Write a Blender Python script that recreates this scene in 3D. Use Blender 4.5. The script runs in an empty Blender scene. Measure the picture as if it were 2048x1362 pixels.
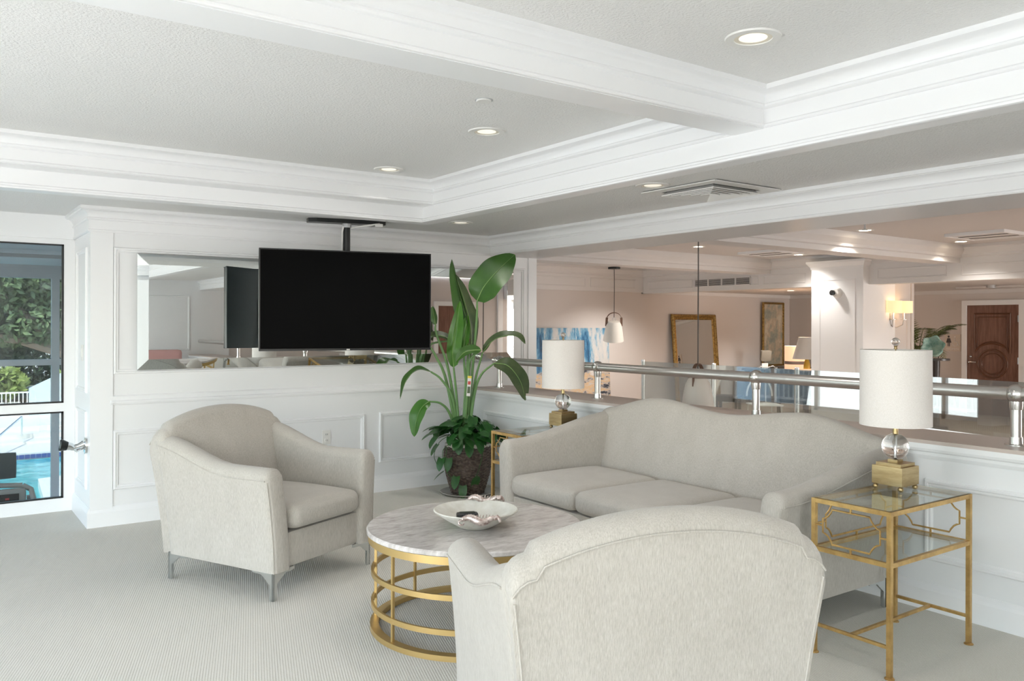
import bpy, bmesh, math, random
from mathutils import Vector, Matrix

R = math.radians
C = bpy.context.scene.collection
sc = bpy.context.scene
rnd = random.Random(7)

# ------------------------------------------------------------------ camera
F_PX, YAW, HORIZON, ROLL, EYE = 1660.0, R(35.4), 650.0, 0.003, 1.42
cd = bpy.data.cameras.new('camera'); cam = bpy.data.objects.new('camera', cd); C.objects.link(cam)
_f = Vector((math.sin(YAW), math.cos(YAW), 0)); _h = Vector((math.cos(YAW), -math.sin(YAW), 0)); _v = Vector((0, 0, 1))
_r = (_h + ROLL * _v).normalized(); _u = (_v - ROLL * _h).normalized()
cam.matrix_world = Matrix(((_r.x, _u.x, -_f.x, 0), (_r.y, _u.y, -_f.y, 0), (_r.z, _u.z, -_f.z, EYE), (0, 0, 0, 1)))
cd.sensor_width = 36.0; cd.lens = F_PX / 2048 * 36; cd.shift_y = (HORIZON - 681.0) / 2048
cd.clip_start = 0.05; cd.clip_end = 400
sc.camera = cam

# ------------------------------------------------------------------ world, sun, daylight
wd = bpy.data.worlds.new('sky'); sc.world = wd; wd.use_nodes = True
nt = wd.node_tree; nt.nodes.clear()
sky = nt.nodes.new('ShaderNodeTexSky'); sky.sky_type = 'NISHITA'; sky.sun_disc = False
sky.sun_elevation = R(52); sky.sun_rotation = R(200); sky.air_density = 1.0; sky.dust_density = 2.0
bg = nt.nodes.new('ShaderNodeBackground'); bg.inputs[1].default_value = 0.45
wo = nt.nodes.new('ShaderNodeOutputWorld')
nt.links.new(sky.outputs[0], bg.inputs[0]); nt.links.new(bg.outputs[0], wo.inputs[0])

def lamp(name, kind, loc, energy, color=(1, 1, 1), rot=None, **kw):
    d = bpy.data.lights.new(name, kind); d.energy = energy; d.color = color
    for k, v in kw.items(): setattr(d, k, v)
    o = bpy.data.objects.new(name, d); o.location = loc
    if rot: o.rotation_euler = rot
    C.objects.link(o); return o

sun = lamp('sun', 'SUN', (0, 0, 20), 5.0, (1, .95, .87), angle=R(.6))
sun.rotation_euler = Vector((.55, .5, -.95)).to_track_quat('-Z', 'Y').to_euler()
def panel_light(name, loc, direction, sx, sy, energy, color):
    o = lamp(name, 'AREA', loc, energy, color, shape='RECTANGLE', size=sx, size_y=sy)
    o.rotation_euler = Vector(direction).to_track_quat('-Z', 'Z').to_euler()
    return o
DAY = (.965, .968, 1.0)
panel_light('daylight_left_windows', (-3.30, 2.2, 1.15), (1, 0, .6), 9.4, 1.8, 258, DAY)
panel_light('daylight_rear_windows', (-1.1, -3.40, 1.15), (0, 1, .6), 4.0, 1.8, 62, DAY)
panel_light('hall_fill_panel', (13.9, -3.40, .95), (0, 1, .1), 3.2, 1.8, 190, (1, .97, .95))  # fill light added to brighten the hall; no window is known there
panel_light('balcony_fill_panel', (2.16, 9.1, 1.0), (1, 0, .25), 4.6, 2.2, 48, (.97, .98, 1.0))  # added fill light, brightens the mirrored balcony windows and the hall

sc.view_settings.view_transform = 'Standard'; sc.view_settings.look = 'None'
sc.view_settings.exposure = 0.88; sc.view_settings.gamma = 1.0
sc.view_settings.use_curve_mapping = False
cy = sc.cycles
cy.use_denoising = True; cy.use_adaptive_sampling = True; cy.adaptive_threshold = .08; cy.max_bounces = 8; cy.diffuse_bounces = 5; cy.glossy_bounces = 5
cy.transmission_bounces = 8; cy.transparent_max_bounces = 16
cy.caustics_reflective = False; cy.caustics_refractive = False; cy.sample_clamp_indirect = 6

# ------------------------------------------------------------------ materials
M = {}
def newmat(name):
    m = bpy.data.materials.new(name); m.use_nodes = True
    n = m.node_tree; b = n.nodes['Principled BSDF']; M[name] = m
    return m, n, b
def lk(n, a, b): n.links.new(a, b)
def coords(n, scale=(1, 1, 1), rot=(0, 0, 0), kind='Object'):
    t = n.nodes.new('ShaderNodeTexCoord'); mp = n.nodes.new('ShaderNodeMapping')
    mp.inputs['Scale'].default_value = scale; mp.inputs['Rotation'].default_value = rot
    lk(n, t.outputs[kind], mp.inputs[0]); return mp.outputs[0]
def noise(n, vec, scale, detail=4, rough=.6):
    t = n.nodes.new('ShaderNodeTexNoise'); t.inputs['Scale'].default_value = scale
    t.inputs['Detail'].default_value = detail; t.inputs['Roughness'].default_value = rough
    lk(n, vec, t.inputs['Vector']); return t.outputs['Fac']
def ramp(n, fac, stops):
    r = n.nodes.new('ShaderNodeValToRGB'); e = r.color_ramp.elements
    while len(e) < len(stops): e.new(.5)
    for i, (p, c) in enumerate(stops): e[i].position = p; e[i].color = (*c, 1)
    lk(n, fac, r.inputs[0]); return r.outputs[0]
def bump(n, b, h, strength, dist):
    k = n.nodes.new('ShaderNodeBump'); k.inputs['Strength'].default_value = strength; k.inputs['Distance'].default_value = dist
    lk(n, h, k.inputs['Height']); lk(n, k.outputs[0], b.inputs['Normal']); return k
def plain(name, col, rough=.5, metal=0, spec=.5, bmp=None, emit=None, sheen=0, coat=0):
    m, n, b = newmat(name)
    b.inputs['Base Color'].default_value = (*col, 1); b.inputs['Roughness'].default_value = rough
    b.inputs['Metallic'].default_value = metal; b.inputs['Specular IOR Level'].default_value = spec
    if coat: b.inputs['Coat Weight'].default_value = coat
    if sheen: b.inputs['Sheen Weight'].default_value = sheen
    if bmp: bump(n, b, noise(n, coords(n), bmp[0], 4), bmp[1], bmp[2])
    if emit:
        b.inputs['Emission Color'].default_value = (*emit[0], 1); b.inputs['Emission Strength'].default_value = emit[1]
    return m
def varied(name, c0, c1, scale, rough=.6, stretch=(1, 1, 1), metal=0, bmp=None, p=(.35, .65), spec=.5, detail=5):
    m, n, b = newmat(name)
    v = coords(n, stretch); f = noise(n, v, scale, detail)
    lk(n, ramp(n, f, [(p[0], c0), (p[1], c1)]), b.inputs['Base Color'])
    b.inputs['Roughness'].default_value = rough; b.inputs['Metallic'].default_value = metal
    b.inputs['Specular IOR Level'].default_value = spec
    if bmp: bump(n, b, f, *bmp)
    return m
def thin_glass(name, tint=(1, 1, 1), refl=None):
    m = bpy.data.materials.new(name); m.use_nodes = True; M[name] = m
    n = m.node_tree; n.nodes.clear()
    o = n.nodes.new('ShaderNodeOutputMaterial'); mx = n.nodes.new('ShaderNodeMixShader')
    tr = n.nodes.new('ShaderNodeBsdfTransparent'); gl = n.nodes.new('ShaderNodeBsdfGlossy')
    tr.inputs[0].default_value = (*tint, 1); gl.inputs['Roughness'].default_value = 0.0
    if refl is None:
        lw = n.nodes.new('ShaderNodeLayerWeight'); lw.inputs[0].default_value = .5      # Schlick reflectance of one glass face
        pw = n.nodes.new('ShaderNodeMath'); pw.operation = 'POWER'; pw.inputs[1].default_value = 5; lk(n, lw.outputs['Facing'], pw.inputs[0])
        ma = n.nodes.new('ShaderNodeMath'); ma.operation = 'MULTIPLY_ADD'; ma.inputs[1].default_value = .96; ma.inputs[2].default_value = .04
        lk(n, pw.outputs[0], ma.inputs[0]); lk(n, ma.outputs[0], mx.inputs[0])
    else: mx.inputs[0].default_value = refl
    lk(n, tr.outputs[0], mx.inputs[1]); lk(n, gl.outputs[0], mx.inputs[2]); lk(n, mx.outputs[0], o.inputs[0])
    return m

plain('white_paint', (.86, .865, .87), .35)
plain('trim_paint', (.88, .885, .89), .3)
plain('ceiling_paint', (.86, .855, .84), .8, spec=.2, bmp=(95, .55, .012))
plain('hall_ceiling', (.68, .66, .645), .8, spec=.2, bmp=(95, .4, .01))
plain('hall_wall', (.66, .615, .585), .6, bmp=(60, .1, .003))
plain('hall_trim', (.74, .725, .71), .65)
plain('stone_cap', (.56, .48, .43), .35)
plain('steel', (.70, .68, .66), .33, 1)
plain('satin', (.72, .71, .69), .24, 1)
plain('chrome', (.75, .77, .78), .12, 1)
plain('leg_metal', (.66, .68, .68), .25, 1)
plain('gold_paint', (.66, .47, .20), .38, .85)
varied('gold_leaf', (.44, .27, .10), (.74, .50, .20), 14, .38, metal=.85, bmp=(.15, .001), p=(.3, .7))
varied('brass', (.40, .29, .14), (.55, .42, .23), 9, .33, metal=.95, stretch=(1, 1, 6))
plain('black_plastic', (.012, .012, .013), .35)
plain('screen', (.004, .004, .0042), .6, spec=.04)
plain('tv_back', (.03, .045, .05), .4)
plain('dark_metal', (.02, .022, .022), .35, .3)
plain('grey_alu', (.58, .59, .60), .5, .1)
plain('white_plastic', (.82, .81, .78), .4)
plain('light_baffle', (.86, .80, .68), .5)
plain('lit_lens', (1, .9, .75), .5, emit=((1, .82, .58), 9))
plain('dim_lens', (.9, .87, .78), .4, emit=((1, .93, .78), .35))  # faint glow, the room's recessed lights burn low
plain('mirror', (.86, .89, .88), .0, 1)
plain('leather', (.16, .09, .06), .6)
plain('pendant_shade', (.72, .68, .62), .45)
plain('dark_wood', (.035, .03, .028), .35)
plain('pink_fabric', (.62, .36, .34), .8)
plain('seed_black', (.015, .015, .017), .3)
plain('gym_paint', (.42, .42, .42), .7)
plain('deck', (.74, .71, .66), .7, bmp=(6, .2, .01))
plain('pool_tile', (.05, .08, .26), .2)
plain('stucco', (.62, .66, .69), .8, bmp=(30, .2, .01))
plain('asphalt', (.62, .58, .53), .9)
plain('car_paint', (.03, .03, .035), .2)
plain('orange_block', (.75, .38, .05), .7)
plain('bark', (.30, .23, .18), .9, bmp=(14, .8, .05))
plain('stalk', (.16, .30, .11), .45)
plain('soil', (.05, .035, .025), .9)
plain('pot_rim', (.75, .72, .64), .5)
plain('saucer', (.45, .42, .38), .2)
plain('tag_yellow', (.85, .65, .08), .5)
plain('tag_white', (.82, .78, .76), .5)
plain('tag_red', (.6, .08, .06), .5)
plain('sign_plate', (.70, .62, .54), .5)
plain('sign_ink', (.06, .05, .05), .6)
plain('sign_pale', (.88, .85, .82), .6)
plain('amber', (.8, .5, .06), .3)
plain('box_taupe', (.30, .27, .22), .6)
plain('lens_dark', (.03, .03, .03), .1)
plain('vent_dark', (.10, .095, .09), .8)
plain('tread_grey', (.36, .34, .31), .5)
plain('tread_red', (.5, .05, .05), .5)
plain('tread_green', (.1, .45, .2), .5)
plain('lit_shade', (.85, .68, .45), .7, emit=((1, .70, .36), .42))
plain('lit_drum', (.80, .55, .38), .7, emit=((1, .60, .36), .45))
plain('band_taupe', (.34, .26, .23), .7)
thin_glass('table_glass', (.93, .96, .95))
thin_glass('pane_glass', (.84, .87, .87))
thin_glass('gym_glass', (.62, .66, .66))
thin_glass('rail_glass', (.80, .85, .84), .34)
varied('seafoam_glass', (.10, .26, .23), (.40, .56, .50), 7, .08, spec=.8)
varied('gilt', (.18, .10, .03), (.48, .30, .09), 30, .4, metal=.7)
varied('oak', (.30, .235, .19), (.42, .33, .265), 3, .5, stretch=(1, 8, 1))

# linen shade
m, n, b = newmat('linen_shade')
v = coords(n, (1, 1, 1)); f = noise(n, v, 260, 3)
lk(n, ramp(n, f, [(.3, (.74, .70, .66)), (.7, (.84, .80, .77))]), b.inputs['Base Color'])
b.inputs['Roughness'].default_value = .85; b.inputs['Specular IOR Level'].default_value = .1
b.inputs['Subsurface Weight'].default_value = 0; bump(n, b, f, .25, .001)

# heathered upholstery: vertical fibre streaks
m, n, b = newmat('upholstery')
v = coords(n, (1, 1, .10)); f = noise(n, v, 330, 3, .7)
v2 = coords(n, (1, 1, .5)); g = noise(n, v2, 9, 4, .6)
mx = n.nodes.new('ShaderNodeMath'); mx.operation = 'MULTIPLY_ADD'; mx.inputs[1].default_value = .8
lk(n, f, mx.inputs[0])
ml = n.nodes.new('ShaderNodeMath'); ml.operation = 'MULTIPLY'; ml.inputs[1].default_value = .2; lk(n, g, ml.inputs[0])
lk(n, ml.outputs[0], mx.inputs[2])
lk(n, ramp(n, mx.outputs[0], [(.34, (.39, .36, .318)), (.5, (.468, .437, .392)), (.66, (.54, .51, .465))]), b.inputs['Base Color'])
b.inputs['Roughness'].default_value = .9; b.inputs['Specular IOR Level'].default_value = .15
b.inputs['Sheen Weight'].default_value = .25; b.inputs['Sheen Roughness'].default_value = .5
bump(n, b, f, .35, .002)

# looped carpet with fine diagonal ribs
m, n, b = newmat('carpet')
v = coords(n, (1, 1, 1), (0, 0, R(18)))
w = n.nodes.new('ShaderNodeTexWave'); w.wave_type = 'BANDS'; w.bands_direction = 'X'; w.wave_profile = 'SIN'
w.inputs['Scale'].default_value = 29; w.inputs['Distortion'].default_value = 2.6; w.inputs['Detail'].default_value = 2; w.inputs['Detail Scale'].default_value = 9
lk(n, v, w.inputs['Vector'])
w2 = n.nodes.new('ShaderNodeTexWave'); w2.wave_type = 'BANDS'; w2.bands_direction = 'Y'
w2.inputs['Scale'].default_value = 50; w2.inputs['Distortion'].default_value = 2.0; w2.inputs['Detail Scale'].default_value = 8
lk(n, v, w2.inputs['Vector'])
s = n.nodes.new('ShaderNodeMath'); s.operation = 'MULTIPLY_ADD'; s.inputs[1].default_value = .6
lk(n, w.outputs['Fac'], s.inputs[0])
s2 = n.nodes.new('ShaderNodeMath'); s2.operation = 'MULTIPLY'; s2.inputs[1].default_value = .4; lk(n, w2.outputs['Fac'], s2.inputs[0]); lk(n, s2.outputs[0], s.inputs[2])
lk(n, ramp(n, s.outputs[0], [(.1, (.60, .575, .51)), (.55, (.715, .69, .63)), (.95, (.79, .765, .71))]), b.inputs['Base Color'])
b.inputs['Roughness'].default_value = .95; b.inputs['Specular IOR Level'].default_value = .05
bump(n, b, s.outputs[0], .5, .004)

# marble with long grey veins
m, n, b = newmat('marble')
v = coords(n, (1.1, 2.9, 1), (0, 0, R(-25)))
f = noise(n, v, 6.5, 9, .7); g = noise(n, v, 20, 6, .7)
ad = n.nodes.new('ShaderNodeMath'); ad.operation = 'MULTIPLY_ADD'; ad.inputs[1].default_value = .35; lk(n, g, ad.inputs[0])
a2 = n.nodes.new('ShaderNodeMath'); a2.operation = 'MULTIPLY'; a2.inputs[1].default_value = .65; lk(n, f, a2.inputs[0]); lk(n, a2.outputs[0], ad.inputs[2])
lk(n, ramp(n, ad.outputs[0], [(.36, (.42, .385, .36)), (.5, (.61, .57, .545)), (.62, (.74, .71, .69))]), b.inputs['Base Color'])
b.inputs['Roughness'].default_value = .12
plain('marble_edge', (.80, .79, .79), .25, bmp=(30, .1, .002))
varied('stone_bowl', (.60, .58, .51), (.72, .71, .66), 16, .75, bmp=(.3, .004))
varied('silver_cast', (.36, .26, .23), (.86, .78, .74), 60, .35, metal=.75, bmp=(.5, .004))
varied('wicker', (.060, .042, .034), (.19, .145, .12), 45, .55, bmp=(.4, .003))
varied('leaf_green', (.028, .09, .015), (.055, .145, .024), 3, .38, stretch=(1, 1, 1))
varied('leaf_dark', (.04, .075, .03), (.085, .12, .05), 5, .42)
varied('leaf_bright', (.04, .15, .015), (.08, .23, .03), 3, .35)
varied('pothos', (.012, .07, .015), (.04, .15, .025), 9, .35)
plain('midrib', (.22, .36, .12), .5)
varied('palm_green', (.05, .08, .02), (.14, .17, .05), 8, .5)
varied('tree_leaf_a', (.09, .14, .07), (.2, .26, .12), 2, .7)
varied('tree_leaf_b', (.05, .08, .05), (.1, .14, .08), 2, .7)
varied('shrub_leaf', (.22, .30, .06), (.42, .45, .16), 3, .7)
varied('walnut_door', (.15, .066, .042), (.235, .115, .078), 5, .4, stretch=(6, 6, .6))
plain('door_groove', (.13, .05, .022), .35)

# pool water
m, n, b = newmat('pool_water')
f = noise(n, coords(n), 2.2, 5, .7)
lk(n, ramp(n, f, [(.35, (.02, .30, .36)), (.5, (.06, .45, .50)), (.66, (.30, .70, .72))]), b.inputs['Base Color'])
b.inputs['Roughness'].default_value = .12; bump(n, b, f, .25, .05)

def brush_paint(name, stops, s1, stretch, dist=1.2, lower=None):
    m, n, b = newmat(name)
    v = coords(n, stretch); f = noise(n, v, s1, 7, .72)
    col = ramp(n, f, stops)
    if lower:
        t = n.nodes.new('ShaderNodeTexCoord'); sp = n.nodes.new('ShaderNodeSeparateXYZ'); lk(n, t.outputs['Object'], sp.inputs[0])
        f2 = noise(n, coords(n, (1.5, 1, 5)), 2.4, 6, .7)
        c2 = ramp(n, f2, lower[1])
        mm = n.nodes.new('ShaderNodeMath'); mm.operation = 'MULTIPLY_ADD'; mm.inputs[1].default_value = .5
        lk(n, f2, mm.inputs[0]); lk(n, sp.outputs['Z'], mm.inputs[2])
        st = n.nodes.new('ShaderNodeMath'); st.operation = 'LESS_THAN'; st.inputs[1].default_value = lower[0]; lk(n, mm.outputs[0], st.inputs[0])
        mc = n.nodes.new('ShaderNodeMix'); mc.data_type = 'RGBA'
        lk(n, st.outputs[0], mc.inputs['Factor']); lk(n, col, mc.inputs['A']); lk(n, c2, mc.inputs['B']); col = mc.outputs['Result']
    lk(n, col, b.inputs['Base Color']); b.inputs['Roughness'].default_value = .5
    bump(n, b, f, .4, .01)
brush_paint('abstract_canvas', [(.36, (.01, .025, .05)), (.43, (.02, .12, .25)), (.49, (.14, .33, .48)), (.54, (.50, .52, .52)), (.62, (.62, .58, .54)), (.74, (.05, .18, .30))],
            1.5, (1.5, 1, .38), lower=(1.02, [(.40, (.02, .03, .05)), (.46, (.45, .42, .40)), (.54, (.60, .40, .20)), (.62, (.52, .50, .47))]))
brush_paint('cloud_canvas', [(.34, (.20, .23, .20)), (.46, (.33, .34, .28)), (.54, (.52, .42, .30)), (.62, (.62, .58, .46)), (.7, (.42, .30, .20))], 3.0, (1, 1, .8))

# ------------------------------------------------------------------ mesh helpers
class MB:
    def __init__(s): s.v = []; s.f = []
    def add(s, vs, fs):
        o = len(s.v); s.v += [tuple(p) for p in vs]; s.f += [tuple(i + o for i in f) for f in fs]; return s
    def box(s, x0, x1, y0, y1, z0, z1):
        return s.add([(x0, y0, z0), (x1, y0, z0), (x1, y1, z0), (x0, y1, z0), (x0, y0, z1), (x1, y0, z1), (x1, y1, z1), (x0, y1, z1)],
                     [(0, 3, 2, 1), (4, 5, 6, 7), (0, 1, 5, 4), (1, 2, 6, 5), (2, 3, 7, 6), (3, 0, 4, 7)])
    def cbox(s, cx, cy, cz, sx, sy, sz): return s.box(cx - sx / 2, cx + sx / 2, cy - sy / 2, cy + sy / 2, cz - sz / 2, cz + sz / 2)
    def loft(s, rings, caps=True, closed=True, loop=False):
        n = len(rings[0]); vs = [p for r in rings for p in r]; fs = []
        K = len(rings)
        for k in range(K if loop else K - 1):
            a, b2 = k * n, ((k + 1) % K) * n
            for i in range(n if closed else n - 1):
                j = (i + 1) % n; fs.append((a + i, a + j, b2 + j, b2 + i))
        if caps and not loop: fs += [tuple(range(n - 1, -1, -1)), tuple((K - 1) * n + i for i in range(n))]
        return s.add(vs, fs)
    def lathe(s, prof, seg=32, c=(0, 0, 0), caps=True):
        rings = [[(c[0] + r * math.cos(2 * math.pi * i / seg), c[1] + r * math.sin(2 * math.pi * i / seg), c[2] + z) for i in range(seg)] for r, z in prof]
        return s.loft(rings, caps)
    def tube(s, pts, r, seg=8, caps=True, loop=False):
        pts = [Vector(p) for p in pts]; rr = r if isinstance(r, (list, tuple)) else [r] * len(pts)
        rings = []; N = len(pts); prev = None
        for i, p in enumerate(pts):
            if loop: t = pts[(i + 1) % N] - pts[i - 1]
            else: t = pts[min(i + 1, N - 1)] - pts[max(i - 1, 0)]
            t.normalize()
            if prev is None:
                a = Vector((0, 0, 1)) if abs(t.z) < .9 else Vector((1, 0, 0)); x = t.cross(a).normalized()
            else:
                x = (prev - t * prev.dot(t)).normalized()
            prev = x; y = t.cross(x)
            rings.append([p + rr[i] * (math.cos(q) * x + math.sin(q) * y) for q in [2 * math.pi * k / seg for k in range(seg)]])
        return s.loft(rings, caps, True, loop)
    def bar(s, p0, p1, w, h=None):
        h = h or w; p0 = Vector(p0); p1 = Vector(p1); t = (p1 - p0).normalized()
        a = Vector((0, 0, 1)) if abs(t.z) < .95 else Vector((0, 1, 0)); x = t.cross(a).normalized(); y = x.cross(t)
        q = [(-1, -1), (1, -1), (1, 1), (-1, 1)]
        return s.loft([[p + x * i * w / 2 + y * j * h / 2 for i, j in q] for p in (p0, p1)])
    def prism(s, poly, vec):
        vec = Vector(vec); a = [Vector(p) for p in poly]; return s.loft([a, [p + vec for p in a]])
    def sweep(s, prof, path, closed=False, side=1):
        """profile (offset, z) along a plan path with mitred corners; side=+1 offsets to the left of travel"""
        P = [Vector((p[0], p[1])) for p in path]; N = len(P); rings = []
        for i in range(N):
            d0 = (P[i] - P[i - 1]).normalized() if (closed or i > 0) else None
            d1 = (P[(i + 1) % N] - P[i]).normalized() if (closed or i < N - 1) else None
            d0 = d0 or d1; d1 = d1 or d0
            n0 = Vector((-d0.y, d0.x)); n1 = Vector((-d1.y, d1.x)); mt = (n0 + n1); mt = mt / max(mt.length_squared / 2, .2)
            rings.append([(P[i].x + mt.x * o * side, P[i].y + mt.y * o * side, z) for o, z in prof])
        return s.loft(rings, not closed, True, closed)
    def rbox(s, cx, cy, cz, sx, sy, sz, r, n=8, puff=0, puff2=0):
        hx, hy, hz = sx / 2, sy / 2, sz / 2
        def pt(a, b2, c):
            p = Vector((a * hx, b2 * hy, c * hz)); q = Vector((max(-hx + r, min(hx - r, p.x)), max(-hy + r, min(hy - r, p.y)), max(-hz + r, min(hz - r, p.z))))
            d = p - q
            if d.length > 1e-9: p = q + d.normalized() * min(r, d.length * 10)
            k = (1 - a * a) * (1 - b2 * b2)
            if c > 0: p.z += puff * k * (p.z / hz)
            p.y += puff2 * (1 - a * a) * (1 - c * c) * b2
            return (cx + p.x, cy + p.y, cz + p.z)
        g = [-1 + 2 * i / n for i in range(n + 1)]
        # denser near edges
        g = [math.copysign(abs(t) ** .55, t) for t in g]
        for ax in range(3):
            for sg in (-1, 1):
                vs = []
                for i in g:
                    for j in g:
                        c3 = [0, 0, 0]; c3[ax] = sg; c3[(ax + 1) % 3] = i; c3[(ax + 2) % 3] = j; vs.append(pt(*c3))
                fs = []
                for i in range(n):
                    for j in range(n):
                        a = i * (n + 1) + j; q = (a, a + n + 1, a + n + 2, a + 1); fs.append(q if sg > 0 else q[::-1])
                s.add(vs, fs)
        return s
    def sphere(s, c, r, seg=20, rings=12, sz=1):
        return s.lathe([(max(1e-4, r * math.sin(math.pi * i / rings)), -r * sz * math.cos(math.pi * i / rings)) for i in range(rings + 1)], seg, c)

def link(name, mesh, parent=None):
    o = bpy.data.objects.new(name, mesh); C.objects.link(o)
    if parent: o.parent = parent
    return o
def build(name, mb, mat, parent=None, smooth=False, weld=False, angle=40):
    me = bpy.data.meshes.new(name); me.from_pydata(mb.v, [], mb.f)
    bm = bmesh.new(); bm.from_mesh(me)
    if weld: bmesh.ops.remove_doubles(bm, verts=bm.verts, dist=1e-4)
    bmesh.ops.recalc_face_normals(bm, faces=bm.faces)
    if smooth:
        for f in bm.faces: f.smooth = True
        for e in bm.edges:
            if len(e.link_faces) == 2 and e.calc_face_angle(0) > R(angle): e.smooth = False
    bm.to_mesh(me); bm.free()
    me.materials.append(M[mat] if isinstance(mat, str) else mat)
    return link(name, me, parent)
def tag(o, label=None, cat=None, group=None, kind=None):
    if label: o['label'] = label
    if cat: o['category'] = cat
    if group: o['group'] = group
    if kind: o['kind'] = kind
    return o
def thing(name, label, cat, loc=(0, 0, 0), rz=0, group=None):
    o = bpy.data.objects.new(name, None); C.objects.link(o); o.empty_display_size = .1
    o.location = loc; o.rotation_euler = (0, 0, rz); return tag(o, label, cat, group)
def struct(name, mb, mat, parent=None, label=None, **kw):
    o = build(name, mb, mat, parent, **kw)
    if not parent: tag(o, label, None, None, 'structure')
    return o
def copy_tree(o, parent=None):
    c = o.copy(); C.objects.link(c); c.parent = parent
    for ch in list(o.children): copy_tree(ch, c)
    return c
def frame_mesh(O, ex, ez, n, x0, x1, z0, z1, w=.035, d=.018, inward=True):
    """picture-frame moulding on a wall plane; O+ex*x+ez*z, standing out along n"""
    O, ex, ez, n = Vector(O), Vector(ex), Vector(ez), Vector(n)
    prof = [(0, 0), (0, d * .55), (w * .18, d), (w * .42, d), (w * .55, d * .55), (w * .8, d * .6), (w, d * .25), (w, 0)]
    mb = MB(); rings = []
    for sx, sz, cx, cz in ((1, 1, x0, z0), (-1, 1, x1, z0), (-1, -1, x1, z1), (1, -1, x0, z1)):
        rings.append([O + ex * (cx + sx * a) + ez * (cz + sz * a) + n * h for a, h in prof])
    return mb.loft(rings, False, True, True)

# ================================================================== THE ROOM
XH, YB, ZL, ZU = 4.12, 6.40, 2.235, 2.455      # half wall face, back wall face, low ceiling, coffer ceiling
XW, YR, YW = -3.4, -3.5, 7.1                   # window wall, rear wall, window beside the TV wall

floor = struct('floor', MB().box(XW, 4.5, YR, YW + .05, -.12, 0), 'carpet', label='pale grey-beige ribbed looped carpet floor')

# ---- back wall with panels
wall_back = struct('wall_back', MB().box(.95, 4.83, YB, YB + .22, 0, ZL), 'white_paint', label='white panelled wall behind the television')
PB = ((0, YB, 0), (1, 0, 0), (0, 0, 1), (0, -1, 0))
for x0, x1, z0, z1 in ((1.10, 4.69, 1.065, 1.96), (1.10, 3.03, .25, .667), (3.165, 4.02, .25, .675)):
    build('panel_molding', frame_mesh(*PB, x0, x1, z0, z1), 'trim_paint', wall_back)
build('chair_rail', MB().sweep([(0, .845), (.016, .85), (.024, .862), (.024, .872), (.013, .88), (.013, .905), (.006, .912), (0, .915)], [(1.08, YB), (XH + .02, YB)], side=-1), 'trim_paint', wall_back)
build('corner_board', MB().box(.95, 1.095, YB - .012, YB, 0, 2.07), 'trim_paint', wall_back)
build('end_board', MB().box(4.735, 4.83, YB - .012, YB, .9, 2.07), 'trim_paint', wall_back)

# return of the pier beside the window
wall_return = struct('wall_return', MB().box(.95, 1.17, YB + .22, YW + .06, 0, ZL), 'white_paint', label='white side of the pier next to the window')
PR = ((.95, 0, 0), (0, 1, 0), (0, 0, 1), (-1, 0, 0))
for z0, z1 in ((.25, .80), (.93, 1.96)):
    build('panel_molding', frame_mesh(*PR, YB + .11, YW - .14, z0, z1, .03, .014), 'trim_paint', wall_return)

base_prof = [(0, 0), (.018, 0), (.018, .10), (.014, .115), (.008, .128), (.004, .135), (0, .135)]
struct('baseboard_back', MB().sweep(base_prof, [(.95, YW), (.95, YB), (XH + .05, YB)], side=-1), 'trim_paint', label='white baseboard of the panelled wall')
crown = [(0, 2.06), (.012, 2.06), (.018, 2.066), (.018, 2.074), (.012, 2.08), (.012, 2.142), (.022, 2.146), (.026, 2.155), (.018, 2.163)]
crown += [(.018 + .045 * (1 - math.cos(a)), 2.163 + .045 * math.sin(a)) for a in [math.pi / 2 * i / 6 for i in range(1, 7)]]
crown += [(.066, 2.212), (.072, 2.214), (.072, ZL + .001), (0, ZL + .001)]
struct('trim_1', MB().sweep(crown, [(.95, YW + .02), (.95, YB), (4.30, YB), (4.30, YR)], side=-1), 'trim_paint', smooth=True, angle=30, label='white crown moulding running round the low ceiling')

# header over the opening
header = struct('wall_header', MB().box(4.30, 4.83, YR, YB + .22, 2.06, 2.50), 'white_paint', label='white header beam above the half wall opening')

# ---- half wall
wall_right = struct('wall_right', MB().box(XH, 4.48, YR, YB + .22, -.4, .80), 'white_paint', label='white panelled half wall with stone cap behind the sofa')
PH = ((XH, 0, 0), (0, 1, 0), (0, 0, 1), (-1, 0, 0))
for y0, y1 in ((-1.6, .1), (.25, 2.2), (2.36, 4.3), (4.45, 6.22)):
    build('panel_molding', frame_mesh(*PH, y0, y1, .25, .655, .04, .018), 'trim_paint', wall_right)
build('cap_molding', MB().sweep([(0, .755), (.01, .757), (.02, .775), (.022, .79), (.034, .797), (.04, .81), (.04, .834), (0, .834)], [(XH, YR), (XH, YB)], side=1), 'trim_paint', wall_right)
build('stone_cap', MB().box(XH - .036, 4.52, YR, YB, .834, .852), 'stone_cap', wall_right)
struct('baseboard_right', MB().sweep(base_prof, [(XH, YR), (XH, YB)], side=1), 'trim_paint', label='white baseboard of the half wall')

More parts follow.
